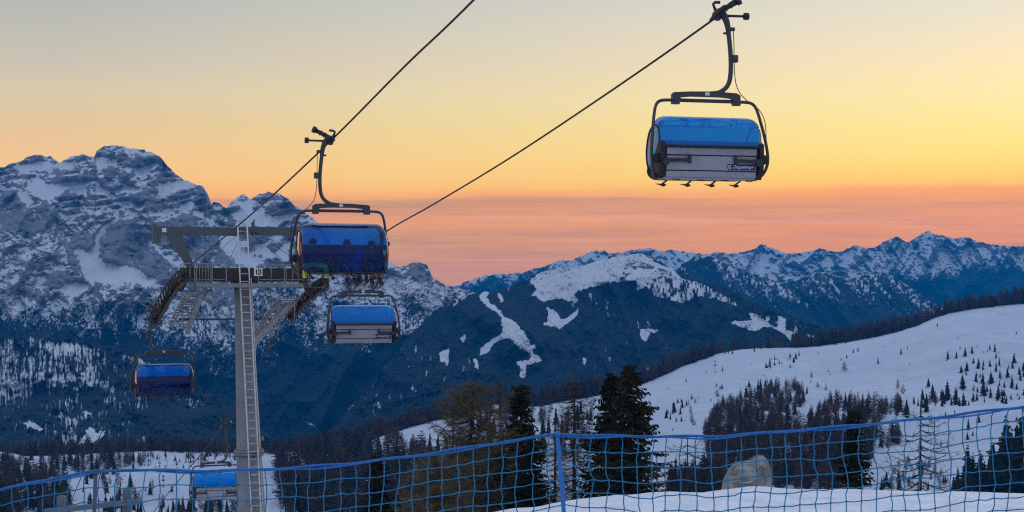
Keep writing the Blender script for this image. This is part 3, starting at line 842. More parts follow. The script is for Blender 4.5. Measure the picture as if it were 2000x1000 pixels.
WOODS = []   # regions of forest: list of (polygon, density)
ground_me = np_mesh('snow_ground', GP.reshape(-1, 3), grid_faces(*GX.shape), [make_snow_mat()], True, {'wood': 0 * GX, 'far_dim': sstep(60, 300, GR)})  # ground also carries the painted dimming, growing with distance
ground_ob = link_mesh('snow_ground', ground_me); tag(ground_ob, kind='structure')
def gpos(x, r):
    return Vector(((x - 1000) / F / cp * r, r, float(ground(np.array([x]), np.array([r]))[0])))
def r_for(x, y, lo=200.0, hi=None):
    """distance at which the ground is seen at (x, y)"""
    hi = hi or float(ridge_r(np.array([x]))[()] if np.ndim(ridge_r(x)) == 0 else ridge_r(np.array([x]))[0])
    rs = np.linspace(hi, lo, 700)
    zs = ground(np.full_like(rs, x), rs)
    ys = 560.0 - zs / rs * F
    k = np.argmin(np.abs(ys - y))
    return float(rs[k])
# ------------------------------------------------------------------ the air
def make_haze():
    x0, x1, y0, y1, z0, z1 = -4300, 5100, -60, 9200, -900, 460
    mb = MB(); mb.box(((x0 + x1) / 2, (y0 + y1) / 2, (z0 + z1) / 2), (x1 - x0, y1 - y0, z1 - z0))
    m = bpy.data.materials.new('haze'); m.use_nodes = True
    nt = NT(m.node_tree)
    for nd in list(m.node_tree.nodes): m.node_tree.nodes.remove(nd)
    out = nt.n('ShaderNodeOutputMaterial'); pv = nt.n('ShaderNodeVolumePrincipled')
    pv.inputs['Color'].default_value = HAZE_COL
    pv.inputs['Density'].default_value = HAZE_DENS
    pv.inputs['Anisotropy'].default_value = 0.0
    nt.link(pv.outputs[0], out.inputs['Volume'])
    o = mb.build('haze', m); tag(o, kind='stuff')
    return o
# ------------------------------------------------------------------ materials of the lift
M_GALV = simple_mat('galvanised_steel', (0.23, 0.25, 0.25), 0.55, 0.35, 0.25, 1.5, 0.15)
M_POLE = simple_mat('weathered_zinc', (0.20, 0.21, 0.21), 0.7, 0.1, 0.22, 0.8, 0.2)
M_LADDER = simple_mat('bright_zinc', (0.62, 0.62, 0.60), 0.5, 0.3, 0.15, 2.0)
M_DARKSTEEL = simple_mat('dark_grey_steel', (0.035, 0.037, 0.042), 0.5, 0.3, 0.25, 4.0)
M_HANGER = simple_mat('charcoal_paint', (0.045, 0.047, 0.054), 0.42, 0.1, 0.2, 3.0)
M_BLACK = simple_mat('black_rubber', (0.012, 0.012, 0.014), 0.6, 0, 0.3, 6.0)
M_BROWN = simple_mat('brown_painted_steel', (0.040, 0.028, 0.028), 0.6, 0.1, 0.3, 1.2, 0.2)
M_GANTRY = simple_mat('green_grey_paint', (0.075, 0.095, 0.10), 0.6, 0.1, 0.2, 0.8, 0.1)
M_ROPE = simple_mat('steel_rope', (0.016, 0.016, 0.018), 0.7, 0.0, 0.3, 20.0)
M_ALU = simple_mat('brushed_aluminium', (0.33, 0.33, 0.36), 0.5, 0.2, 0.12, 2.5)
M_SHEAVE = simple_mat('sheave_brown', (0.036, 0.034, 0.031), 0.6, 0.2, 0.4, 5.0)
M_WHITE = simple_mat('white_plate', (0.72, 0.72, 0.70), 0.5, 0, 0.05, 8.0)
M_NAVY = simple_mat('navy_enamel', (0.008, 0.010, 0.12), 0.35, 0, 0.1, 4.0)
M_PAD = simple_mat('black_upholstery', (0.02, 0.02, 0.024), 0.8, 0, 0.3, 5.0)

def make_bubble_mat(name, clear, tint, diff, trans, rough=0.05):
    m = bpy.data.materials.new(name); m.use_nodes = True
    nt = NT(m.node_tree)
    for nd in list(m.node_tree.nodes): m.node_tree.nodes.remove(nd)
    out = nt.n('ShaderNodeOutputMaterial')
    v = nt.objcoord()
    n = nt.noise(v, 1.6, 4, 0.6)
    dust = nt.maprange(nt.noise(nt.objcoord((1, 1, .35)), 5.0, 5, 0.7), 0.45, 0.8, 0.0, 0.12)
    tr = nt.n('ShaderNodeBsdfTransparent'); tr.inputs[0].default_value = tint
    tl = nt.n('ShaderNodeBsdfTranslucent'); tl.inputs[0].default_value = trans
    df = nt.n('ShaderNodeBsdfDiffuse'); nt.link(nt.mix(dust, diff, (0.25, 0.32, 0.42, 1)), df.inputs[0])
    gl = nt.n('ShaderNodeBsdfGlossy'); nt.link(nt.maprange(n, .35, .7, rough, rough + .07), gl.inputs['Roughness']); gl.inputs[0].default_value = (1, 1, 1, 1)
    m1 = nt.n('ShaderNodeMixShader'); m1.inputs[0].default_value = 0.5; nt.link(tl.outputs[0], m1.inputs[1]); nt.link(df.outputs[0], m1.inputs[2])
    m2 = nt.n('ShaderNodeMixShader'); m2.inputs[0].default_value = clear; nt.link(m1.outputs[0], m2.inputs[1]); nt.link(tr.outputs[0], m2.inputs[2])
    fr = nt.n('ShaderNodeFresnel'); fr.inputs['IOR'].default_value = 1.36
    m3 = nt.n('ShaderNodeMixShader'); nt.link(fr.outputs[0], m3.inputs[0]); nt.link(m2.outputs[0], m3.inputs[1]); nt.link(gl.outputs[0], m3.inputs[2])
    nt.link(m3.outputs[0], out.inputs['Surface'])
    return m
M_HOOD = make_bubble_mat('blue_hood', 0.30, (0.0, 0.60, 1.0, 1), (0.0, 0.31, 1.0, 1), (0.0, 0.70, 1.0, 1))
M_BUBBLE = make_bubble_mat('tinted_visor', 0.84, (0.015, 0.42, 0.95, 1), (0.0, 0.06, 0.50, 1), (0.0, 0.12, 0.65, 1))

# ------------------------------------------------------------------ the two ropes
TA = 0.443
LA = math.atan(TA)
X0 = {'up': 18.7, 'down': 27.3}
def rope_pt(side, x, y):
    Y = X0[side] / ((x - 1000.0) / F / cp + TA)
    return at(x, y, Y)
def rope_xyz(side, Y, z): return Vector((X0[side] - TA * Y, Y, z))
up_pts = [rope_xyz('up', 22, 14.4), rope_xyz('up', 32, 11.7)] + [rope_pt('up', *p) for p in ((925, 0), (792, 128), (650, 271), (520, 393), (420, 478), (368, 520))] + \
         [rope_xyz('up', Y, z) for Y, z in ((84.2, 0.98), (85.4, 0.74), (87.0, 0.28), (89.0, -0.44), (91.0, -1.26), (92.6, -2.02))] + [rope_pt('up', 250, 740), rope_pt('up', 150, 952), rope_xyz('up', 160, -36)]
dn_pts = [rope_xyz('down', 22, 14.6), rope_xyz('down', 33, 11.9)] + [rope_pt('down', *p) for p in ((1435, 0), (1400, 33), (1200, 173), (1000, 306), (850, 397), (750, 455))] + \
         [rope_xyz('down', Y, z) for Y, z in ((86.3, 0.62), (87.6, 0.36), (89.2, -0.06), (91.0, -0.68), (93.0, -1.50), (94.6, -2.26))] + [rope_pt('down', 430, 838), rope_pt('down', 300, 1000), rope_xyz('down', 165, -34)]
UP = bez(up_pts, 10); DN = bez(dn_pts, 10)
def on_rope(curve, Y):
    for a, b in zip(curve, curve[1:]):
        if a.y <= Y <= b.y:
            t = (Y - a.y) / (b.y - a.y)
            return a.lerp(b, t), (b - a).normalized()
    return curve[-1], (curve[-1] - curve[-2]).normalized()
mb = MB(); mb.tube(UP, 0.036, 8); o = mb.build('haul_rope', M_ROPE)
tag(o, 'dark steel lift rope on the left track, rising over the occupied chair', 'cable', 'ropes of the chairlift')
mb = MB(); mb.tube(DN, 0.036, 8); o = mb.build('haul_rope', M_ROPE)
tag(o, 'dark steel lift rope on the right track, carrying the highest empty chair', 'cable', 'ropes of the chairlift')

# ------------------------------------------------------------------ one six-seat chair with its bubble
XC = -0.38
def bubble_section():
    return bez([(-0.62, -4.12), (-0.60, -3.72), (-0.44, -3.44), (-0.05, -3.31), (0.38, -3.36), (0.82, -3.62), (1.10, -4.05), (1.20, -4.50), (1.12, -4.92), (0.94, -5.22)] and
               [(0, -0.65, -4.30), (0, -0.62, -3.78), (0, -0.44, -3.45), (0, -0.05, -3.31), (0, 0.38, -3.35), (0, 0.82, -3.60), (0, 1.10, -4.05), (0, 1.20, -4.50), (0, 1.12, -4.92), (0, 0.94, -5.22)], 5)
def make_clamp(slope):
    mb = MB()
    d = Vector((0, 1, slope)).normalized()
    mb.tube([d * -0.62, d * -0.34, d * -0.12, d * 0.12, d * 0.34, d * 0.62], [0.04, 0.07, 0.12, 0.12, 0.07, 0.04], 10)
    mb.box((0.12, 0, 0.03), (0.30, 0.34, 0.24), None, 0.05)
    mb.box((0.05, 0.05, -0.13), (0.16, 0.22, 0.16), None, 0.03)
    return mb.mesh('clamp_jaw', M_DARKSTEEL)
CLAMP = {'up': make_clamp(0.20), 'down': make_clamp(-0.20)}
def make_chair():
    root = empty('chairlift_chair')
    # grip
    g = link_mesh('grip_clamp', CLAMP['down'], root)
    mb = MB(); a = Vector((0.12, 0.0, 0.10)); b = Vector((0.60, -0.16, 0.36))
    mb.cyl(a, b, 0.085, 12); mb.cyl(b, b + (b - a).normalized() * 0.14, 0.13, 12); mb.cyl(a + (b - a) * .3, a + (b - a) * .36, 0.11, 12); mb.cyl(a + (b - a) * .6, a + (b - a) * .66, 0.11, 12)
    mb.tube([(-0.04, 0.02, 0.10), (-0.12, 0.02, 0.30), (-0.05, 0.0, 0.36), (0.10, 0, 0.36)], 0.05, 8)
    mb.build('grip_spring', M_DARKSTEEL, g)
    mb = MB(); mb.cyl((0.26, 0, -0.06), (0.98, 0, -0.05), 0.042, 10); mb.build('roller_arm', M_DARKSTEEL, g)
    mb = MB(); mb.cyl((0.92, 0, -0.05), (1.06, 0, -0.05), 0.115, 14); mb.build('running_roller', M_BLACK, g)
    # hanger stem and cross beam
    mb = MB()
    path = bez([(0.22, 0, -0.02), (0.34, 0, -0.30), (0.40, 0, -0.70), (0.46, 0, -1.35), (0.45, 0, -1.95), (0.34, 0, -2.30), (0.08, 0, -2.50), (-0.25, 0, -2.56)], 6)
    mb.tube(path, [0.12 - 0.045 * min(1, i / 12) for i in range(len(path))], 10)
    mb.box((0.52, 0.0, -0.48), (0.16, 0.10, 0.12), None, 0.02); mb.box((0.30, 0.0, -0.62), (0.18, 0.08, 0.07), None, 0.02)
    mb.box((0.60, 0.0, -1.42), (0.20, 0.16, 0.24), None, 0.03)
    mb.build('hanger_stem', M_HANGER, root)
    mb = MB()
    prof = [(-1.14, -2.60), (-1.08, -2.55), (-0.5, -2.51), (0.3, -2.49), (1.02, -2.53), (1.14, -2.60), (1.14, -2.92), (0.90, -2.92), (0.86, -2.70), (0.5, -2.665), (-0.5, -2.665), (-0.86, -2.70), (-0.90, -2.92), (-1.14, -2.92)]
    mb.prism(prof, (XC, 0, 0), (1, 0, 0), (0, 0, 1), (0, 1, 0), 0.16)
    mb.box((XC, 0, -2.75), (1.9, 0.05, 0.03))
    beam = mb.build('hanger_beam', M_HANGER, root)
    for yy in (-0.085, 0.085):
        mb = MB(); mb.box((XC + 0.02, yy, -2.58), (0.15, 0.012, 0.10)); mb.build('chair_number_plate', M_WHITE, beam)
    # bail tube
    mb = MB()
    half = [(0, 0, -2.80), (0.9, 0, -2.80), (1.36, 0, -2.80), (1.58, -0.01, -2.86), (1.70, -0.05, -3.05), (1.80, -0.16, -3.50), (1.88, -0.28, -4.00), (1.93, -0.36, -4.45), (1.92, -0.38, -4.78), (1.84, -0.28, -5.06), (1.72, -0.10, -5.22), (1.60, 0.10, -5.26)]
    full_ = [(XC - x, y, z) for x, y, z in half[::-1]] + [(XC + x, y, z) for x, y, z in half[1:]]
    mb.tube(bez(full_, 4), 0.052, 8); mb.build('bail_frame', M_HANGER, root)
    # cable beside the stem
    mb = MB(); mb.tube(bez([(0.56, 0.02, -0.50), (0.58, 0.02, -1.0), (0.60, 0.02, -1.9), (0.72, 0.02, -2.42), (1.05, 0.0, -2.78), (1.38, -0.05, -3.02), (1.55, -0.14, -3.40), (1.56, -0.24, -3.98)], 5), 0.014, 6); mb.build('control_cable', M_BLACK, root)
    # bubble
    sec = bubble_section(); ns = len(sec)
    us = [-1, -.985, -.955, -.91, -.85, -.78, -.6, -.3, 0, .3, .6, .78, .85, .91, .955, .985, 1]
    W = 1.68; cyy, czz = 0.18, -4.25
    rows = []
    for u in us:
        a = abs(u); k = 1.0
        if a > 0.78: k = 1 - 0.30 * (1 - math.sqrt(max(0, 1 - ((a - 0.78) / 0.22) ** 2)))
        rows.append([(XC + W * u, cyy + (p.y - cyy) * k, czz + (p.z - czz) * k) for p in sec])
    vs = [p for r_ in rows for p in r_]; fs = []
    JS = 17          # the hood reaches from the rear edge to just past the top, the visor from there down
    for i in range(len(us) - 1):
        for j in range(ns - 1): fs.append((i * ns + j, (i + 1) * ns + j, (i + 1) * ns + j + 1, i * ns + j + 1))
    mb = MB(); mb.add(vs, [f for f in fs if f[0] % ns < JS], True); hood = mb.build('rear_hood', M_HOOD, root)
    mb = MB(); mb.add(vs, [f for f in fs if f[0] % ns >= JS], True)
    for e in (0, len(us) - 1):           # side panes, closed behind by a straight edge
        ring = rows[e]; c = (ring[0][0] + (0.05 if e else -0.05), cyy - 0.05, czz - 0.1)
        mb.add(ring + [c], [(j, j + 1, ns) for j in range(ns - 1)], True)
    mb.tube([r_[JS] for r_ in rows], 0.012, 6)
    bub = mb.build('bubble', M_BUBBLE, root)
    mb = MB()
    mb.tube([r_[0] for r_ in rows], 0.040, 8); mb.tube([r_[-1] for r_ in rows], 0.045, 8)
    for e in (0, len(us) - 1): mb.tube(rows[e], 0.030, 8)
    mb.build('edge_trim', M_BLACK, bub)
    for x in (-0.72, 0.62):
        mb = MB(); mb.tube([(XC + x, 1.19, -4.55), (XC + x, 1.13, -4.92), (XC + x, 0.95, -5.2)], 0.04, 6)
        mb.build('bubble_handle', M_BLACK, bub)
    # seat back, three extruded aluminium profiles over a dark backing
    tilt = Matrix.Rotation(R(7), 3, 'X')
    mb = MB(); mb.box((XC, -0.44, -4.68), (3.22, 0.07, 1.14), tilt); mb.build('back_shell', M_BLACK, root)
    def panel(name, z0, z1):
        m_ = MB(); zc = (z0 + z1) / 2; yc = -0.502 - (zc + 4.68) * 0.123
        m_.box((XC, yc, zc), (2.98, 0.06, z1 - z0), tilt, 0.015)
        return m_.build(name, M_ALU, root)
    p1 = panel('back_panel', -4.555, -4.33); p2 = panel('back_panel', -5.03, -4.585); p3 = panel('back_panel', -5.25, -5.06)
    # nameplate on the middle panel
    mb = MB(); mb.box((XC + 0.98, -0.514, -4.915), (0.92, 0.012, 0.175), tilt); npl = mb.build('nameplate', M_NAVY, p2)
    cu = bpy.data.curves.new('maker_lettering', 'FONT'); cu.body = 'Doppelmayr'; cu.size = 0.135; cu.extrude = 0.002; cu.shear = 0.25; cu.offset = 0.0015
    to = bpy.data.objects.new('maker_lettering', cu); COL.objects.link(to)
    bpy.context.view_layer.update()
    me = bpy.data.meshes.new_from_object(to.evaluated_get(bpy.context.evaluated_depsgraph_get()))
    bpy.data.objects.remove(to)
    me.materials.clear(); me.materials.append(M_WHITE)
    lt = link_mesh('maker_lettering', me, npl)
    lt.location = (XC + 0.70, -0.5225, -4.955); lt.rotation_euler = (math.pi / 2 + R(7), 0, 0)
    mb = MB()
    cc = Vector((XC + 0.60, -0.522, -4.915)); ring = []
    for k in range(25): ring.append(cc + Vector((math.cos(k / 24 * 5.4 + 0.6) * 0.050, 0, math.sin(k / 24 * 5.4 + 0.6) * 0.050)))
    mb.tube(ring, 0.012, 6); mb.box(cc + Vector((0.01, 0, 0.0)), (0.03, 0.006, 0.03)); mb.box(cc + Vector((-.075, 0, .075)), (.03, .005, .03)); mb.box(cc + Vector((.075, 0, .075)), (.03, .005, .03)); mb.box(cc + Vector((-.075, 0, -.075)), (.03, .005, .03))
    mb.build('maker_emblem', M_WHITE, npl)
    # restraint arms behind the back and the side hubs
    for s in (-1, 1):
        mb = MB(); mb.bar((XC + s * 1.62, -0.60, -4.74), (XC + s * 0.80, -0.60, -4.73), 0.06, 0.11); mb.box((XC + s * 0.76, -0.60, -4.70), (0.10, 0.09, 0.26), None, 0.02)
        mb.cyl((XC + s * 1.54, -0.66, -4.78), (XC + s * 1.54, -0.54, -4.78), 0.12, 12)
        mb.build('restraint_arm', M_DARKSTEEL, root)
        mb = MB(); mb.prism([(-0.62, -4.20), (-0.40, -4.12), (0.10, -4.60), (0.42, -5.05), (0.36, -5.26), (-0.36, -5.30), (-0.58, -4.95)], (XC + s * 1.64, 0, 0), (0, 1, 0), (0, 0, 1), (1, 0, 0), 0.14)
        mb.box((XC + s * 1.76, -0.38, -4.66), (0.22, 0.22, 0.30), None, 0.05)
        mb.build('side_frame', M_BLACK, root)
    # seats
    mb = MB(); mb.box((XC, -0.02, -5.24), (3.05, 0.72, 0.10), None, 0.03); mb.build('seat_pan', M_ALU, root)
    for k in range(6):
        x = XC + (k - 2.5) * 0.51
        mb = MB(); mb.box((x, 0.02, -5.13), (0.48, 0.62, 0.12), None, 0.05); mb.box((x, -0.36, -4.64), (0.48, 0.10, 0.66), tilt, 0.04); mb.build('seat', M_PAD, root)
    # foot pegs
    for x in (-1.30, -0.48, 0.34, 1.16):
        mb = MB()
        mb.tube([(XC + x + 0.26, 0.30, -5.16), (XC + x + 0.16, 0.42, -5.28), (XC + x, 0.52, -5.42)], 0.028, 6)
        mb.prism([(-0.20, 0.03), (0.10, 0.03), (0.15, -0.02), (0.06, -0.06), (-0.02, -0.02)], (XC + x, 0.54, -5.43), (1, 0, 0), (0, 0, 1), (0, 1, 0), 0.12)
        mb.build('foot_peg', M_DARKSTEEL, root)
        mb = MB(); mb.prism([(-.16, 0), (.16, 0), (.09, -.09), (-.09, -.09)], (XC + x + 0.33, 0.1, -5.232), (1, 0, 0), (0, 0, 1), (0, 1, 0), 0.12); mb.build('seat_bracket', M_BLACK, root)
    return root
chair = make_chair()
GRP = 'bubble chairs on the lift'
def place_chair(root, curve, Y, side, label, dyaw=0.0, roll=0.0):
    p, t = on_rope(curve, Y)
    root.location = p
    root.rotation_euler = (0, roll, LA + (math.pi if side == 'up' else 0) + dyaw)
    for ch in COL.objects:
        if ch.parent == root and ch.name.startswith('grip_clamp'): ch.data = CLAMP[side]
    tag(root, label, 'chairlift chair', GRP)
Y_of = lambda side, x: X0[side] / ((x - 1000.0) / F / cp + TA)
chB = chair
others = [copy_tree(chair) for _ in range(4)]
place_chair(chB, DN, Y_of('down', 1400), 'down', 'highest empty bubble chair, seen from behind, bright blue hood against the yellow sky', -0.19)
chA = others[0]
place_chair(chA, UP, Y_of('up', 648), 'up', 'bubble chair carrying people, dark blue hood seen from the front, skis dangling', -0.12)
place_chair(others[1], DN, Y_of('down', 722), 'down', 'empty bubble chair seen from behind, hanging just below the occupied one', -0.14)
place_chair(others[2], UP, Y_of('up', 309), 'up', 'empty dark blue bubble chair seen from the front, left of the lift pylon', -0.06)
place_chair(others[3], DN, Y_of('down', 432), 'down', 'lowest bubble chair, seen from behind through the blue netting beside the pylon foot', -0.12)

# ------------------------------------------------------------------ the pylon
TO = Vector((-15.8, 87.6, 0)); TN = Vector((math.cos(LA), math.sin(LA), 0)); TD = Vector((-math.sin(LA), math.cos(LA), 0))
def tw(u, v, z): return TO + TN * u + TD * v + Vector((0, 0, z))
TM = Matrix((TN, TD, Vector((0, 0, 1)))).transposed()
zb = -28.0
def lean(z): return -0.08 + 0.042 * (-z)
pylon = empty('lift_pylon', TO + Vector((0, 0, zb)))
tag(pylon, 'tall grey lift pylon with ladder, cross-arm, sheaves and number plate 13', 'lift pylon')
def tbuild(mb, name, mat, parent=None):
    p = parent or pylon
    o = mb.build(name, mat, p)
    o.matrix_parent_inverse = Matrix.Translation(-(TO + Vector((0, 0, zb)))) if p == pylon else Matrix.Identity(4)
    return o
mb = MB()
zs = [0.2, -4, -9.7, -9.72, -16, -22, zb]; rs = [0.50, 0.58, 0.72, 0.74, 0.88, 1.0, 1.14]
mb.tube([tw(lean(z), 0, z) for z in zs], rs, 24); pole = tbuild(mb, 'pole', M_POLE)
mb = MB(); z = -9.75
mb.cyl(tw(lean(z), 0, z - .12), tw(lean(z), 0, z - 0.01), 0.90, 24); mb.cyl(tw(lean(z), 0, z + .01), tw(lean(z), 0, z + .13), 0.88, 24)
for k in range(20):
    a = k / 20 * 2 * math.pi; q = tw(lean(z), 0, z) + Vector((math.cos(a) * .82, math.sin(a) * .82, 0)); mb.cyl(q + Vector((0, 0, -.2)), q + Vector((0, 0, .2)), 0.035, 6)
tbuild(mb, 'flange', M_POLE, pole)
# ladder up the front of the pole
mb = MB()
def lad(s, z): return tw(lean(z) - 0.06 + s * 0.28 - 0.006 * z, -0.80 - 0.024 * max(0, -z), z)
for s in (-1, 1): mb.tube([lad(s, 4.0), lad(s, 0), lad(s, -10), lad(s, -20), lad(s, zb + 2)], 0.048, 6)
z = 1.2
while z > zb + 2: mb.cyl(lad(-1, z), lad(1, z), 0.022, 5); z -= 0.45
for z in (-2.0, -6.5, -11.0, -16.0):
    mb.cyl(lad(0, z), tw(lean(z), -0.4, z), 0.035, 5)
mb.box(lad(0, 2.5), (0.5, 0.06, 0.35), TM); mb.cyl(lad(-1, 2.5), lad(1, 2.5), 0.05, 6)
tbuild(mb, 'ladder', M_LADDER)
mb = MB(); mb.tube([tw(lean(z) + 0.40 - 0.012 * z, -0.50 + 0.006 * z, z) for z in (0.5, -5, -12, -20, zb + 2)], 0.035, 5); tbuild(mb, 'cable_conduit', M_LADDER)
# cross-arm
mb = MB(); mb.box(tw(0.1, 0, 0.70), (7.7, 0.55, 0.80), TM, 0.02); mb.box(tw(0, 0, 0.15), (1.5, 0.9, 0.3), TM, 0.03)
for u in (-3.0, -1.9, -.75, .75, 1.9, 3.0): mb.box(tw(u, -0.285, 0.70), (0.05, 0.03, 0.76), TM)
arm = tbuild(mb, 'cross_arm', M_BROWN)
mb = MB(); mb.box(tw(0.56, -1.12, 0.86), (0.50, 0.03, 0.46), TM); plate = tbuild(mb, 'number_plate', M_WHITE)
cu = bpy.data.curves.new('plate_digits', 'FONT'); cu.body = '13'; cu.size = 0.42; cu.extrude = 0.004; cu.offset = 0.012; cu.align_x = 'CENTER'
to = bpy.data.objects.new('plate_digits', cu); COL.objects.link(to); bpy.context.view_layer.update()
me = bpy.data.meshes.new_from_object(to.evaluated_get(bpy.context.evaluated_depsgraph_get())); bpy.data.objects.remove(to)
me.materials.clear(); me.materials.append(M_BLACK)
Mt = Matrix.Translation(tw(0.56, -1.142, 0.72)) @ Matrix.Rotation(LA, 4, 'Z') @ Matrix.Rotation(math.pi / 2, 4, 'X'); me.transform(Mt)
o = link_mesh('plate_digits', me, plate)
# walkway along the arm
mb = MB()
mb.bar(tw(-3.1, -1.10, 0.08), tw(3.75, -1.10, 0.08), 0.10, 0.24); mb.bar(tw(-2.75, 1.0, 0.08), tw(4.0, 1.0, 0.08), 0.10, 0.20)
for k in range(46): mb.bar(tw(-2.7 + k * 0.15, -1.04, 0.17), tw(-2.7 + k * 0.15, -0.30, 0.17), 0.03, 0.04)
for k in range(46): mb.bar(tw(-2.7 + k * 0.15, 0.30, 0.16), tw(-2.7 + k * 0.15, 0.94, 0.16), 0.03, 0.04)
for u in (-2.6, -0.9, 0.9, 2.6): mb.bar(tw(u, -1.05, -0.02), tw(u, 0.95, -0.02), 0.08, 0.10)
tbuild(mb, 'walkway', M_GALV)
def hoop(mb, u0, u1, v, z0, z1, r=0.032):
    mb.tube(bez([tw(u0, v, z0), tw(u0, v, z1 - .18), tw(u0 + .06, v, z1 - .04), tw(u0 + .2, v, z1), tw(u1 - .2, v, z1), tw(u1 - .06, v, z1 - .04), tw(u1, v, z1 - .18), tw(u1, v, z0)], 3), r, 6)
for (u0, u1, mids) in ((-1.72, -0.90, ()), (-2.62, -1.80, (-2.45, -2.28, -2.1, -1.95)), (0.98, 2.55, (1.75,)), (2.65, 4.0, (3.05, 3.4)), (-3.55, -2.75, (-3.3, -3.0))):
    u0 -= .42; u1 -= .42; mids = tuple(u - .42 for u in mids)
    mb = MB(); hoop(mb, u0, u1, -1.12, 0.1, 1.32)
    mb.cyl(tw(u0, -1.12, 0.42), tw(u1, -1.12, 0.42), 0.024, 5)
    for u in mids: mb.cyl(tw(u, -1.12, 0.1), tw(u, -1.12, 1.28), 0.026, 5)
    tbuild(mb, 'railing', M_GALV)
for (u0, u1, mids) in ((-3.4, -1.0, (-2.2,)), (1.0, 3.6, (1.9, 2.8))):
    mb = MB(); hoop(mb, u0, u1, 1.0, 0.1, 1.25)
    for u in mids: mb.cyl(tw(u, 1.0, 0.1), tw(u, 1.0, 1.22), 0.026, 5)
    tbuild(mb, 'railing', M_GALV)
# maintenance gantry above
mb = MB()
mb.box(tw(-2.85, 0, 3.24), (4.9, 0.34, 0.50), TM, 0.02); mb.box(tw(2.75, 0, 3.30), (4.7, 0.34, 0.50), TM, 0.02)
mb.box(tw(-5.2, 0, 2.98), (0.34, 0.36, 1.0), TM, 0.03); mb.box(tw(-5.0, 0, 2.78), (0.16, 0.4, 0.5), TM); mb.box(tw(5.05, 0, 3.0), (0.34, 0.36, 1.0), TM, 0.03)
mb.box(tw(0.0, 0, 3.42), (0.9, 0.5, 0.22), TM, 0.02); mb.box(tw(-0.05, -.1, 3.16), (0.75, 0.40, 0.16), TM, 0.02)
mb.box(tw(0.50, -0.05, 3.42), (0.12, 0.42, 0.78), TM, 0.02); mb.box(tw(-0.42, -0.05, 3.3), (0.10, 0.42, 0.62), TM, 0.02); mb.cyl(tw(.42, -.2, 3.7), tw(.56, -.2, 3.95), 0.05, 6)
gantry = tbuild(mb, 'gantry_beam', M_GANTRY)
mb = MB(); mb.box(tw(-4.72, -0.18, 3.26), (0.24, 0.02, 0.24), TM); tbuild(mb, 'marker_plate', M_WHITE)
for s in (-1, 1):
    mb = MB(); mb.prism([(s * 4.62, 2.99), (s * 3.70, 2.99), (s * 2.92, 1.08), (s * 3.30, 1.08)], tw(0, 0, 0), TN, (0, 0, 1), TD, 0.30)
    tbuild(mb, 'gantry_strut', M_GANTRY)
mb = MB()
for u0, z0, u1, z1 in ((-0.3, 3.2, -2.6, 1.2), (0.3, 3.2, 2.6, 1.2), (0.6, 3.2, 3.6, 1.2), (-0.2, 3.1, -1.2, 1.2)): mb.cyl(tw(u0, -.2, z0), tw(u1, -.6, z1), 0.014, 4)
tbuild(mb, 'stay_wire', M_DARKSTEEL)
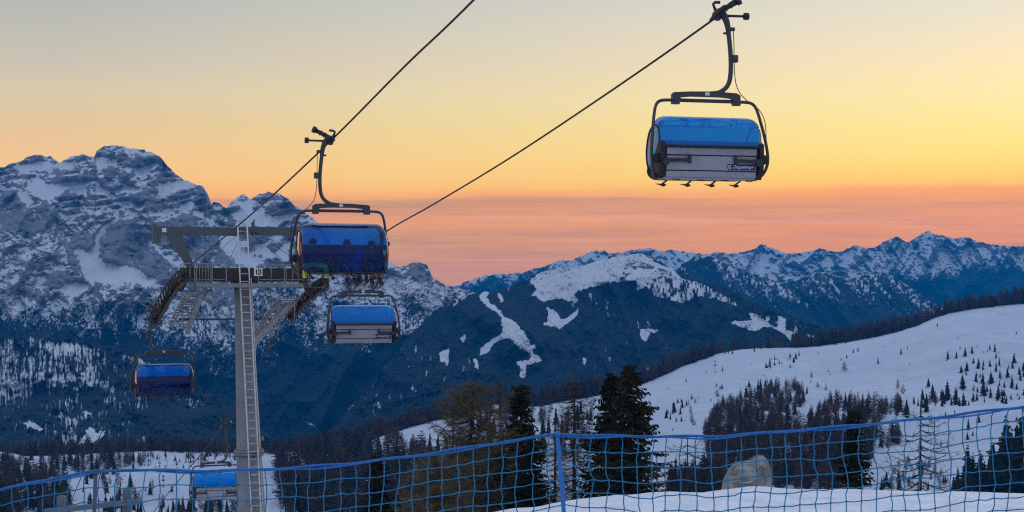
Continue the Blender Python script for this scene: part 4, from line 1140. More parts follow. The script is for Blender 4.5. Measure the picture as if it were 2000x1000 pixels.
# sheave trains
def wheel_mesh():
    mb = MB(); n = 18
    prof = [(0.05, -0.07), (0.20, -0.07), (0.27, -0.065), (0.275, -0.03), (0.25, 0.0), (0.275, 0.03), (0.27, 0.065), (0.20, 0.07), (0.05, 0.07)]
    vs = [(p[1], math.cos(k / n * 2 * math.pi) * p[0], math.sin(k / n * 2 * math.pi) * p[0]) for k in range(n) for p in prof]
    m_ = len(prof); fs = [(k * m_ + j, ((k + 1) % n) * m_ + j, ((k + 1) % n) * m_ + j + 1, k * m_ + j + 1) for k in range(n) for j in range(m_ - 1)]
    mb.add(vs, fs, False); mb.cyl((-0.12, 0, 0), (0.12, 0, 0), 0.07, 10)
    return mb.mesh('sheave_wheel', [M_BLACK])
WHEEL = wheel_mesh()
for side, curve, u0, Ya, Yb in (('up', UP, -3.94, 83.6, 92.2), ('down', DN, 3.94, 86.6, 93.2)):
    s = -1 if side == 'up' else 1
    mb = MB(); cen = []
    N = 14
    for k in range(N):
        Y = Ya + (Yb - Ya) * k / (N - 1)
        p, t = on_rope(curve, Y); nrm = t.cross(TN); nrm = nrm if nrm.z > 0 else -nrm
        cen.append((p - nrm * 0.29, t, nrm))
    for k in range(0, N - 1):           # rocker plates in pairs, fours and eights
        a, b = cen[k][0], cen[k + 1][0]; w = 0.13 if k % 2 == 0 else 0.17
        for side_ in (-1, 1):
            if k % 2 == 0: mb.bar(a + TN * side_ * 0.15, b + TN * side_ * 0.15, 0.04, 0.20)
            if k % 4 == 1: mb.bar(a + TN * side_ * 0.19 - cen[k][2] * 0.26, b + TN * side_ * 0.19 - cen[k + 1][2] * 0.26, 0.05, 0.20)
        if k % 2 == 0:
            mid = (a + b) / 2; mb.box(mid - cen[k][2] * 0.14, (0.46, 0.16, 0.32), TM)
    spine = [c[0] - c[2] * 0.46 for c in cen]
    mb.tube(spine, [0.11] * N, 6)
    mb.bar(spine[3] - Vector((0, 0, .1)), tw(u0 - s * 0.5, 0, 0.55), 0.3, 0.4)
    fr = tbuild(mb, 'sheave_frame', M_SHEAVE)
    for k in range(N):
        w = link_mesh('sheave_wheel', WHEEL, fr)
        Mx = Matrix((TN, cen[k][1], TN.cross(cen[k][1]))).transposed().to_4x4()
        w.matrix_local = Matrix.Translation(cen[k][0]) @ Mx
    # rope catchers along the outside
    mb = MB()
    for k in range(N):
        a = cen[k][0] + TN * s * 0.34 - cen[k][2] * 0.1
        mb.box(a, (0.08, 0.12, 0.62), Matrix((TN, cen[k][1], cen[k][2])).transposed())
        if k % 3 == 0: mb.bar(a - cen[k][2] * .25, a - cen[k][2] * .25 - TN * s * 0.6, 0.08, 0.08)
    mb.tube([c[0] + TN * s * 0.42 + c[2] * 0.12 for c in cen], 0.05, 6)
    tbuild(mb, 'rope_catcher', M_SHEAVE)
    # stepped maintenance walkway on the inner side
    mb = MB(); ui = u0 - s * 1.35
    st = []
    for k in range(15):
        v = -0.4 + k * 0.47
        p, t = on_rope(curve, tw(u0, v, 0).y); z = p.z - 0.75
        st.append((v, z)); mb.box(tw(ui, v, z), (1.15, 0.40, 0.05), TM); mb.box(tw(ui - s * .58, v, z), (0.05, 0.42, 0.14), TM); mb.box(tw(ui + s * .58, v, z), (0.05, 0.42, 0.14), TM)
    for off in (-0.45, 0.45):
        mb.tube([tw(ui + off, v, z - 0.16) for v, z in st], 0.075, 6)
    mb.bar(tw(ui, st[0][0], st[0][1] - 0.30), tw(ui - s * 0.5, st[-1][0], st[-1][1] - 0.55), 0.26, 0.24)
    tbuild(mb, 'stepped_walkway', M_GALV)
    for k0 in (0, 4, 8, 11):
        k1 = min(k0 + 4, 14); mb = MB()
        a = tw(ui - s * .6, *st[k0]); b = tw(ui - s * .6, *st[k1]); h = Vector((0, 0, 1.0))
        mb.tube(bez([a, a + h * .9, a.lerp(b, .08) + h * 1.05, a.lerp(b, .92) + h * 1.05, b + h * .9, b], 4), 0.03, 6); mb.cyl(a + h * .5, b + h * .5, 0.024, 5)
        if k0 in (0, 8):
            a2 = tw(ui + s * .35, *st[k0]); mb.cyl(a2 - h * 1.1, a2 + h * .9, 0.035, 5); mb.cyl(a - h * 1.1, a, 0.035, 5)
        tbuild(mb, 'railing', M_GALV)
mb = MB(); mb.cyl(tw(-2.9, 4.6, -2.0), tw(2.6, 4.6, -2.0), 0.055, 8); tbuild(mb, 'tie_rod', M_DARKSTEEL)
# ------------------------------------------------------------------ riders on the occupied chair
def cloth(name, col): return simple_mat(name, col, 0.85, 0, 0.2, 9.0, 0.2)
M_SKIN = simple_mat('skin', (0.42, 0.25, 0.18), 0.55, 0, 0.08, 12.0)
M_BOOT = simple_mat('boot_shell', (0.03, 0.03, 0.034), 0.45, 0, 0.2, 8.0)
M_GOGGLE = simple_mat('goggle_lens', (0.02, 0.015, 0.02), 0.12, 0, 0.1, 8.0)
def skin_mesh(name, joints, edges, mats, pick, levels=2):
    """one continuous body grown over a skeleton; joints: name -> (xyz, radius)"""
    keys = list(joints); ix = {k: i for i, k in enumerate(keys)}
    me = bpy.data.meshes.new(name)
    me.from_pydata([joints[k][0] for k in keys], [(ix[a], ix[b]) for a, b in edges], [])
    o = bpy.data.objects.new(name, me); COL.objects.link(o)
    sk = o.modifiers.new('Skin', 'SKIN'); sk.use_smooth_shade = True; sk.branch_smoothing = 0.6
    lay = me.skin_vertices[0].data
    for k in keys:
        r = joints[k][1]; lay[ix[k]].radius = r if isinstance(r, tuple) else (r, r); lay[ix[k]].use_root = (k == keys[0])
    o.modifiers.new('Subsurf', 'SUBSURF').levels = levels
    bpy.context.view_layer.update()
    out = bpy.data.meshes.new_from_object(o.evaluated_get(bpy.context.evaluated_depsgraph_get()))
    bpy.data.objects.remove(o)
    out.materials.clear()
    for m in mats: out.materials.append(m)
    for p in out.polygons: p.material_index = pick(p.center); p.use_smooth = True
    return out
def hand(j, e, s, wrist, root, d, side, pre):
    """palm and five curled fingers from the wrist; d = pointing direction, side = across the palm"""
    wrist = Vector(wrist); d = Vector(d).normalized(); side = Vector(side).normalized(); dn = d.cross(side)
    j[pre + 'palm'] = (wrist + d * 0.06, (0.042, 0.026)); e.append((root, pre + 'palm'))
    for k, (off, L) in enumerate(((-0.032, .075), (-0.011, .085), (0.011, .08), (0.032, .062))):
        a = wrist + d * 0.10 + side * off; j[pre + f'k{k}'] = (a, 0.013); e.append((pre + 'palm', pre + f'k{k}'))
        b = a + d * L * .5 - dn * 0.012; c = a + d * L * .8 - dn * 0.045
        j[pre + f'm{k}'] = (b, 0.011); j[pre + f't{k}'] = (c, 0.009); e += [(pre + f'k{k}', pre + f'm{k}'), (pre + f'm{k}', pre + f't{k}')]
    a = wrist + d * 0.045 + side * s * 0.045; b = a + d * 0.045 + side * s * 0.02
    j[pre + 'th'] = (a, 0.014); j[pre + 'tt'] = (b, 0.011); e += [(pre + 'palm', pre + 'th'), (pre + 'th', pre + 'tt')]
def seated_person(label, at_x, jacket, trousers, helmet, k=1.0, spread=0.13, turn=0.0, shin=0.0, hood=False):
    root = empty('person'); root.parent = None
    tag(root, label, 'person', 'riders on the chair')
    j = {}; e = []
    def V(x, y, z): return Vector((x, y, z)) * k
    j['pelvis'] = (V(0, 0, 0.11), (0.17 * k, 0.13 * k))
    j['waist'] = (V(0, -0.02, 0.28), (0.155 * k, 0.12 * k)); j['chest'] = (V(0, 0.0, 0.46), (0.18 * k, 0.135 * k)); j['shoulder'] = (V(0, 0.0, 0.56), (0.12 * k, 0.10 * k))
    j['neck'] = (V(0, 0.02, 0.65), 0.062 * k); j['jaw'] = (V(0, 0.045, 0.715), (0.068 * k, 0.075 * k)); j['head'] = (V(0, 0.03, 0.80), (0.078 * k, 0.098 * k)); j['crown'] = (V(0, 0.01, 0.87), (0.06 * k, 0.075 * k))
    e += [('pelvis', 'waist'), ('waist', 'chest'), ('chest', 'shoulder'), ('shoulder', 'neck'), ('neck', 'jaw'), ('jaw', 'head'), ('head', 'crown')]
    j['nose'] = (V(0, 0.145, 0.775), 0.017 * k); e.append(('head', 'nose'))
    for s in (-1, 1):
        p = 'L' if s < 0 else 'R'
        j[p + 'hip'] = (V(s * 0.09, 0.05, 0.10), 0.105 * k); j[p + 'knee'] = (V(s * (spread + .02), 0.47, 0.09), 0.075 * k)
        j[p + 'calf'] = (V(s * (spread + .03), 0.52 + shin * .4, -0.14), 0.068 * k); j[p + 'ankle'] = (V(s * (spread + .03), 0.52 + shin, -0.36), 0.058 * k)
        e += [('pelvis', p + 'hip'), (p + 'hip', p + 'knee'), (p + 'knee', p + 'calf'), (p + 'calf', p + 'ankle')]
        j[p + 'sho'] = (V(s * 0.19, 0.0, 0.54), 0.075 * k); j[p + 'elb'] = (V(s * 0.25, 0.10, 0.27), 0.055 * k); j[p + 'wri'] = (V(s * 0.16, 0.34, 0.20), 0.040 * k)
        e += [('shoulder', p + 'sho'), (p + 'sho', p + 'elb'), (p + 'elb', p + 'wri')]
        hand(j, e, -s, V(s * 0.16, 0.34, 0.20), p + 'wri', (-s * .25, 1, -.1), (1, .25 * s, 0), p)
    hz = 0.60 * k
    def pick(c):
        if c.z > 0.665 * k: return 2
        if c.y > 0.36 * k and abs(c.x) < 0.30 * k and c.z > 0.155 * k: return 3
        return 1 if c.z < 0.175 * k and (c.y > 0.06 * k or c.z < 0.10 * k) else 0
    o = link_mesh('body', skin_mesh('body', j, e, [jacket, trousers, M_SKIN, M_BOOT], pick), root)
    mb = MB(); ring = []
    n, m_ = 16, 8
    vs = []; fs = []
    for a in range(m_ + 1):
        ph = a / m_ * R(105)
        for b in range(n):
            th = b / n * 2 * math.pi
            vs.append(V(math.sin(ph) * math.cos(th) * 0.118, 0.012 + math.sin(ph) * math.sin(th) * 0.142, 0.80 + math.cos(ph) * 0.135))
    for a in range(m_):
        for b in range(n): fs.append((a * n + b, a * n + (b + 1) % n, (a + 1) * n + (b + 1) % n, (a + 1) * n + b))
    front = lambda f: sum(vs[i].y for i in f) / 4 > 0.075 * k and sum(vs[i].z for i in f) / 4 < 0.84 * k
    mb.add(vs, [f for f in fs if not front(f)], True)
    if not hood: mb.tube([V(-0.105, 0.085, 0.855), V(-0.05, 0.16, 0.875), V(0.05, 0.16, 0.875), V(0.105, 0.085, 0.855)], 0.016 * k, 6)
    mb.build('hood' if hood else 'helmet', helmet, root)
    mb = MB(); arc = [V(math.sin(t) * 0.098, 0.02 + math.cos(t) * 0.128, 0.808) for t in np.linspace(-1.25, 1.25, 9)]
    mb.tube(arc, [0.026 * k] + [0.040 * k] * 7 + [0.026 * k], 8); mb.build('goggles', M_GOGGLE, root)
    for s in (-1, 1):
        mb = MB(); q = V(s * (spread + .03), 0.52 + shin, 0)
        mb.tube([q + V(0, -.01, -.30), q + V(0, -.005, -.40), q + V(0, 0.02, -.47)], [0.075 * k, 0.075 * k, 0.07 * k], 10)
        mb.box(q + V(0, 0.07, -.475), (0.105 * k, 0.32 * k, 0.09 * k), None, 0.03 * k); mb.box(q + V(0, 0.07, -.525), (0.085 * k, 0.33 * k, 0.02 * k))
        mb.build('boot', M_BOOT, root)
    root.location = chA.matrix_basis @ Vector((at_x, -0.10, -5.06))
    root.rotation_euler = (0, 0, chA.rotation_euler.z + turn)
    return root
bpy.context.view_layer.update()
chA.matrix_basis = Matrix.LocRotScale(chA.location, chA.rotation_euler, None)
p1 = seated_person('person in a dark jacket and bright yellow ski trousers, feet hanging below the hood', 0.72, cloth('black_jacket', (0.02, 0.02, 0.03)), cloth('yellow_trousers', (0.62, 0.66, 0.05)), cloth('dark_helmet', (0.03, 0.03, 0.04)), 1.28, 0.30, 0.0)
p2 = seated_person('hooded person in mauve grey trousers, in the middle of the occupied chair', -0.62, cloth('slate_jacket', (0.04, 0.04, 0.07)), cloth('mauve_trousers', (0.20, 0.15, 0.20)), cloth('black_hood', (0.025, 0.025, 0.03)), 1.25, 0.11, 0.1, 0.04, True)
p3 = seated_person('small person in a blue jacket, seated between two larger riders', -1.10, cloth('blue_jacket', (0.02, 0.05, 0.35)), cloth('plum_trousers', (0.15, 0.10, 0.14)), cloth('grey_helmet', (0.2, 0.2, 0.22)), 1.02, 0.10, 0.1, 0.06)
p4 = seated_person('person with rust brown ski trousers, at the outer end of the occupied chair', -1.60, cloth('green_jacket', (0.03, 0.06, 0.06)), cloth('rust_trousers', (0.36, 0.13, 0.05)), cloth('navy_helmet', (0.04, 0.05, 0.10)), 1.2, 0.12, 0.1, 0.05)
# skis and a snowboard on their feet
M_SKI = [simple_mat('ski_top_%d' % i, c, 0.4, 0, 0.3, 6.0) for i, c in enumerate(((0.16, 0.13, 0.14), (0.22, 0.18, 0.18), (0.10, 0.10, 0.12)))]
def ski_mesh(L, w, mat):
    mb = MB(); n = 16; vs = []; fs = []
    for i in range(n + 1):
        t = i / n; y = (t - 0.45) * L
        ww = w * (0.5 + 0.12 * math.cos((t - .5) * 6)) * min(1, (1 - t) * 9 + .15) * min(1, t * 12 + .3)
        z = 0.16 * max(0, (t - 0.86) / 0.14) ** 1.6 + 0.03 * max(0, (0.06 - t) / 0.06)
        vs += [(-ww, y, z), (ww, y, z), (ww, y, z + 0.018), (-ww, y, z + 0.018)]
    for i in range(n):
        for k in range(4): fs.append((i * 4 + k, i * 4 + (k + 1) % 4, (i + 1) * 4 + (k + 1) % 4, (i + 1) * 4 + k))
    fs += [(3, 2, 1, 0), (n * 4, n * 4 + 1, n * 4 + 2, n * 4 + 3)]
    mb.add(vs, fs); mb.box((0, 0.10, 0.035), (w * .8, 0.10, 0.035), None, .008); mb.box((0, -0.16, 0.04), (w * .8, 0.12, 0.05), None, .01)
    return mb.mesh('ski', mat)
for pr, kk, mi, L, names in ((p2, 1.25, 0, 1.45, ('inner', 'outer')), (p3, 1.02, 1, 1.30, ('inner', 'outer')), (p4, 1.2, 2, 1.42, ('inner', 'outer'))):
    me = ski_mesh(L, 0.085, M_SKI[mi])
    who = {p2: 'the hooded rider in the middle', p3: 'the small rider in blue', p4: 'the rider in rust brown trousers'}[pr]
    sh = {p2: .04, p3: .06, p4: .05}[pr]; spd = {p2: .11, p3: .10, p4: .12}[pr]
    for s in (-1, 1):
        o = link_mesh('ski', me)
        foot = pr.matrix_basis @ (Vector((s * (spd + .03), 0.52 + sh + 0.05, -0.555)) * kk)
        o.location = foot
        o.rotation_euler = (R(-15), 0, pr.rotation_euler.z - R(26) + s * R(5)); 
        tag(o, '%s ski hanging from the boots of %s' % ('left-foot' if s < 0 else 'right-foot', who), 'ski', 'skis hanging from the occupied chair')
mb = MB(); vs = []; n = 18; fs = []
for i in range(n + 1):
    t = i / n * 2 - 1; x = t * 0.78; w = 0.14 * (1 - 0.15 * (1 - t * t)) * math.sqrt(max(0.02, 1 - max(0, (abs(t) - .8) / .2) ** 2)); z = 0.09 * max(0, (abs(t) - .8) / .2) ** 2
    vs += [(x, -w, z), (x, w, z), (x, w, z + .015), (x, -w, z + .015)]
for i in range(n):
    for k in range(4): fs.append((i * 4 + k, i * 4 + (k + 1) % 4, (i + 1) * 4 + (k + 1) % 4, (i + 1) * 4 + k))
fs += [(3, 2, 1, 0), (n * 4, n * 4 + 1, n * 4 + 2, n * 4 + 3)]
mb.add(vs, fs); mb.box((-.33, 0, .05), (.16, .22, .07), None, .02); mb.box((.33, 0, .05), (.16, .22, .07), None, .02)
o = mb.build('snowboard', M_SKI[2]); pq = p1.matrix_basis @ (Vector((0.0, 0.57, -0.575)) * 1.28)
o.location = pq; o.rotation_euler = (0, R(-3), p1.rotation_euler.z)
tag(o, 'dark snowboard under the feet of the rider in yellow trousers', 'snowboard')

# ------------------------------------------------------------------ blue safety netting
M_NETS = simple_mat('blue_net_cord', (0.018, 0.185, 0.34), 0.8, 0, 0.35, 30.0)
M_NETR = simple_mat('blue_top_rope', (0.005, 0.135, 0.40), 0.6, 0, 0.25, 25.0)
M_NETP = simple_mat('blue_post', (0.006, 0.16, 0.44), 0.45, 0, 0.2, 6.0)
TOPR = [(-90, 990), (0, 958), (60, 944), (120, 932), (186, 921), (260, 918), (400, 919), (500, 918), (600, 912), (700, 904), (800, 892), (900, 876), (1000, 861), (1088, 847), (1170, 851), (1280, 853), (1400, 852), (1500, 845), (1600, 836), (1700, 828), (1800, 819), (1900, 806), (2000, 794), (2100, 780)]
M_NETG = simple_mat('faded_grey_blue_post', (0.06, 0.11, 0.16), 0.7, 0, 0.3, 8.0)
NY = 10.0
def net_x(px): return (px - 1000) / F / cp * NY
def top_z(px): return float(z_at(interp(TOPR, px), NY))
net = empty('safety_net', (net_x(1088), NY, -2.0))
tag(net, 'blue safety netting with a taut top rope across the whole foreground', 'safety net')
NL = Vector((net_x(1088), NY, -2.0))
def nbuild(mb, name, mat):
    for i, p in enumerate(mb.v): mb.v[i] = tuple(Vector(p) - NL)
    return mb.build(name, mat, net)
mb = MB()
xs_ = list(range(-90, 2101, 15))
mb.tube([(net_x(px), NY + 0.012 * math.sin(px / 90.), top_z(px) + 0.004 * math.sin(px / 23.)) for px in xs_], 0.0092, 8)
for kx in range(1): mb.tube([(net_x(px), NY - 0.012 + 0.012 * math.sin(px / 40. + kx * 3), top_z(px) - 0.006 + 0.011 * math.cos(px / 40. + kx * 3)) for px in xs_], 0.006, 5)
nbuild(mb, 'top_rope', M_NETR)
mb = MB()
cell = 0.1
us_ = np.arange(net_x(-90), net_x(2100), cell)
def nz_off(i, k): return (vnoise(np.array([i * 0.37 + 3]), np.array([k * 0.61 + 1]), 401)[0] - .5, vnoise(np.array([i * 0.41 + 9]), np.array([k * 0.53 + 5]), 403)[0] - .5, vnoise(np.array([i * .9]), np.array([k * .9]), 405)[0] - .5)
NR = 13
knots = {}
for i, ux in enumerate(us_):
    px = 1000 + ux / NY * F * cp
    tz = top_z(px)
    for k in range(NR + 1):
        a, b, c = nz_off(i, k)
        rag = 0.012 + 0.022 * min(1, k / 4)
        knots[i, k] = Vector((ux + a * 0.046 * min(1, k) + c * 0.014 * min(1, k), NY + (0.05 * b + 0.02 * a) * min(1, k), tz - 0.098 * k + (rag * b + 0.016 * c) * min(1, k) - (0.006 if k else 0)))
for i in range(len(us_)):
    pts = []
    for k in range(NR):
        p, q = knots[i, k], knots[i, k + 1]; w = vnoise(np.array([i * 1.7]), np.array([k * 1.3]), 407)[0] - .5
        pts += [p, p.lerp(q, .5) + Vector((w * 0.024, 0, 0))]
    mb.tube(pts + [knots[i, NR]], 0.0040, 5, False)
for k in range(1, NR + 1):
    pts = []
    for i in range(len(us_) - 1):
        p, q = knots[i, k], knots[i + 1, k]; w = vnoise(np.array([i * 1.1 + 40]), np.array([k * 2.3]), 409)[0] - .3
        pts += [p, p.lerp(q, .5) - Vector((0, 0, w * 0.015))]
    mb.tube(pts + [knots[len(us_) - 1, k]], 0.0039, 5, False)
for key, p in knots.items():
    if key[1] and p.z > -1.75: mb.box(p, (0.014, 0.014, 0.016), None, 0.005)
nbuild(mb, 'netting', M_NETS)
for (xt, yt, xb_, yb_, r_, m_) in ((1088, 843, 1102, 1010, 0.0145, M_NETP), (187, 917, 184, 1010, 0.013, M_NETG)):
    a = at(xt, yt, NY - 0.03); b = at(xb_, yb_, NY - 0.03); d = (b - a) / (a.z - b.z); e_ = a + d * (a.z + 2.15)
    mb = MB(); mb.cyl(a, e_, r_, 10); mb.cyl(a + d * 0.0, a + d * 0.03, r_ * 1.4, 10); nbuild(mb, 'post', m_)
# ------------------------------------------------------------------ grey timber rail behind the net at the left
M_TIMBER = simple_mat('grey_timber', (0.11, 0.14, 0.17), 0.85, 0, 0.3, 3.0, 0.3)
rl = empty('timber_rail', gpos(180, 11.2)); tag(rl, 'weathered grey timber rail low behind the netting at the left', 'rail fence')
RLc = Vector(rl.location)
mb = MB(); a = at(88, 999, 11.2) - RLc; b = at(272, 979, 11.2) - RLc; mb.bar(a, b, 0.05, 0.036); mb.build('rail', M_TIMBER, rl)
for t in (0.15, 0.85):
    p = a.lerp(b, t); mb = MB(); mb.box((p.x, p.y + 0.055, (p.z - 0.35) / 2 + p.z * 0.0 - 0.0), (0.06, 0.06, p.z + 0.55 if p.z > 0 else 0.6), None, 0.008); mb.build('post', M_TIMBER, rl)

# ------------------------------------------------------------------ boulder on the snow crest
def make_boulder():
    base = at(1460, 960, 16.4); k = 16.4 / F
    prof = [(1404, 985), (1408, 958), (1413, 940), (1424, 916), (1436, 905), (1450, 902), (1463, 900), (1474, 894), (1486, 889), (1494, 890), (1502, 899), (1508, 914), (1510, 934), (1507, 958), (1503, 985)]
    px_ = np.array([(x - 1460) * k for x, y in prof]); pz_ = np.array([(960 - y) * k for x, y in prof])
    t = np.linspace(0, len(prof) - 1, 90); X = np.interp(t, np.arange(len(prof)), px_); Z = np.interp(t, np.arange(len(prof)), pz_)
    lay = np.array([(-.30, .05), (-.285, .45), (-.25, .74), (-.16, .93), (-.05, 1.0), (.10, .97), (.22, .80), (.30, .4), (.32, .05)])
    u = np.linspace(0, len(lay) - 1, 46); Yd = np.interp(u, np.arange(len(lay)), lay[:, 0]); Sc = np.interp(u, np.arange(len(lay)), lay[:, 1])
    cx_, cz_ = 0.01, -0.05
    # a slanting split makes a brighter slab on the right
    P = np.stack([cx_ + (X[None, :] - cx_) * Sc[:, None], Yd[:, None] + 0.10 * X[None, :] + 0.10 * Z[None, :], cz_ + (Z[None, :] - cz_) * Sc[:, None]], -1)
    split = sstep(0.0, 0.03, P[..., 0] - 0.055 - 0.35 * (0.22 - P[..., 2])); P[..., 1] += np.where(P[..., 1] < 0, split * 0.05, 0)
    n_ = fbm(P[..., 0] * 9 + P[..., 1] * 7, P[..., 2] * 9 - P[..., 1] * 6, 5, 501); r_ = ridged(P[..., 0] * 6 - P[..., 1] * 5, P[..., 2] * 5 + P[..., 1] * 4, 3, 503)
    P[..., 1] += 0.022 * n_ - 0.03 * (r_ - .5); P[..., 0] += 0.010 * n_; P[..., 2] += 0.008 * n_
    m, nt, b = new_mat('tan_grey_rock'); v = nt.objcoord()
    c = nt.mix(nt.maprange(nt.noise(v, 7.0, 6, .7, .4), .40, .60), (0.13, 0.125, 0.105, 1), (0.33, 0.32, 0.29, 1))
    c = nt.mix(nt.maprange(nt.noise(v, 9, 5, .75, .6), .54, .66, 0, .8), c, (0.085, 0.085, 0.09, 1))
    c = nt.mix(nt.maprange(nt.noise(nt.objcoord((1, 1, 3)), 5, 4, .6), .60, .68, 0, .55), c, (0.55, 0.56, 0.58, 1))
    nt.link(c, b.inputs['Base Color']); b.inputs['Roughness'].default_value = .9
    nt.link(nt.bump(nt.noise(v, 26, 5, .7), .9, .02), b.inputs['Normal'])
    me = np_mesh('boulder', P.reshape(-1, 3), grid_faces(46, 90), [m], False)
    o = link_mesh('boulder', me, None, base); tag(o, 'pale grey-tan boulder poking up behind the snow crest, seen through the netting', 'boulder')
make_boulder()
# ------------------------------------------------------------------ trees
def tree_mat(name, c0, c1, scale=1.5):
    m, nt, b = new_mat(name); v = nt.objcoord()
    n = nt.noise(v, scale, 4, 0.7)
    oi = nt.n('ShaderNodeObjectInfo')
    c = nt.mix(nt.maprange(n, .3, .7), c0 + (1,), c1 + (1,))
    k = nt.maprange(oi.outputs['Random'], 0, 1, 0.72, 1.3)
    hs = nt.n('ShaderNodeHueSaturation'); nt.link(c, hs.inputs['Color']); nt.link(k, hs.inputs['Value'])
    nt.link(hs.outputs[0], b.inputs['Base Color']); b.inputs['Roughness'].default_value = .95; b.inputs['Specular IOR Level'].default_value = .08
    return m
M_NEEDLE = tree_mat('spruce_needles', (0.012, 0.016, 0.012), (0.040, 0.044, 0.026))
M_LARCH = tree_mat('larch_twigs', (0.070, 0.056, 0.042), (0.115, 0.092, 0.070), 2.0)
M_LARCHF = tree_mat('distant_larch_twigs', (0.060, 0.038, 0.032), (0.120, 0.080, 0.064), 0.5)
M_BARK = tree_mat('bark', (0.035, 0.028, 0.024), (0.060, 0.050, 0.044), 3.0)
M_OLIVE = tree_mat('olive_twigs', (0.120, 0.098, 0.058), (0.190, 0.158, 0.098), 2.0)

def tri_tree(kind, seed, whorls, per, jag=1.0):
    """light tree about 1 m tall: trunk plus ragged sprays, as arrays (verts, tris, material per tri)"""
    g = np.random.default_rng(seed); V = []; T = []; Mi = []
    def tri(a, b, c, m): k = len(V); V.extend((a, b, c)); T.append((k, k + 1, k + 2)); Mi.append(m)
    ns = 5; r0 = 0.016 if kind == 'spruce' else 0.014
    ang = [2 * math.pi * k / ns for k in range(ns)]
    for k in range(ns):
        a, b = ang[k], ang[(k + 1) % ns]
        tri((r0 * math.cos(a), r0 * math.sin(a), -0.05), (r0 * math.cos(b), r0 * math.sin(b), -0.05), (0, 0, 0.97), 0)
    lo = 0.05 if kind == 'spruce' else g.uniform(.06, .16)
    Wd = g.uniform(.20, .27) if kind == 'spruce' else g.uniform(.17, .23)
    pw = g.uniform(.7, .95)
    lob = [g.uniform(.75, 1.2) for _ in range(7)]
    for w in range(whorls):
        t = (w + g.uniform(0, .8)) / whorls
        z = lo + (1 - lo) * t
        prof = (1 - t) ** pw if kind == 'spruce' else (min(1, (1 - t) * 1.25) ** .75) * (0.70 + 0.30 * min(1, t * 4))
        for b in range(per):
            th = g.uniform(0, 2 * math.pi); L = Wd * (prof + .03) * g.uniform(.6, 1.15) * lob[int((th + z * 9) * 1.1) % 7]
            d = np.array([math.cos(th), math.sin(th)]); s = np.array([-d[1], d[0]])
            if kind == 'spruce':
                drop = L * g.uniform(.15, .45); wd = L * g.uniform(.30, .45)
                tip = (*(d * L), z - drop); root = (0, 0, z + .02)
                m1 = d * L * .55 + s * wd; m2 = d * L * .55 - s * wd
                tri(root, (*m1, z - drop * .75), tip, 1); tri(root, tip, (*m2, z - drop * .75), 1)
                h = g.uniform(.02, .04); tri((*(d * L * .3), z), tip, (*(d * L * .6), z - drop - h), 1)
            else:
                up = L * g.uniform(-.12, .35); e = (*(d * L), z + up)
                tri((0, 0, z), (d[0] * L * .5 + s[0] * .010, d[1] * L * .5 + s[1] * .010, z + up * .3 - .012), e, 1)
                for q in range(5):
                    f = g.uniform(.25, 1); sg = g.choice((-1, 1)); l2 = L * g.uniform(.25, .55)
                    p = d * L * f; e2 = p + d * l2 * .5 + s * sg * l2 * .8
                    dz = up * f; tri((*p, z + dz - .010), (*(p + d * .02), z + dz + .012), (*e2, z + dz - l2 * g.uniform(-.3, .6)), 1)
    if kind == 'spruce':      # inner dark mass so that the trunk zone is closed
        n = 7; V0 = len(V)
        for z, rr in ((0.10, Wd * .50), (0.45, Wd * .32), (0.85, Wd * .08)):
            for k in range(n): V.append((rr * math.cos(k * 6.283 / n) * g.uniform(.8, 1.15), rr * math.sin(k * 6.283 / n) * g.uniform(.8, 1.15), z))
        for r_ in range(2):
            for k in range(n):
                a, b = V0 + r_ * n + k, V0 + r_ * n + (k + 1) % n
                T.append((a, b, b + n)); Mi.append(1); T.append((a, b + n, a + n)); Mi.append(1)
    return np.array(V, np.float32), np.array(T, np.int32), np.array(Mi, np.int32)
LIGHT = {('spruce', i): tri_tree('spruce', 900 + i, 15, 7) for i in range(5)}
LIGHT.update({('larch', i): tri_tree('larch', 950 + i, 19, 7) for i in range(5)})
FMATS = {'spruce': [M_BARK, M_NEEDLE], 'larch': [M_BARK, M_LARCHF]}
LMESH = {k: np_mesh(k[0] + '_tree', v[0], v[1], FMATS[k[0]], False, None, v[2]) for k, v in LIGHT.items()}

trees = []         # kind, x, distance, height in metres, priority
colidx = lambda x: int(np.clip(round((x - gx[0]) / 5.0), 0, len(gx) - 1))
def dist_at(x, y, lo=150.0):
    c = GY[:, colidx(x)]; rR = float(ridge_r(np.array([x]))[0])
    sel = np.where((gr > lo) & (gr <= rR + 1))[0]
    k = sel[np.argmin(np.abs(c[sel] - y))]
    return float(gr[k])
def add_tree(kind, x, y, hpx, pri=0, lo=330.0):
    r = dist_at(x, y, lo)
    trees.append((kind, x, r, hpx / F * r, hpx + 1000 * pri))
g = np.random.default_rng(77)
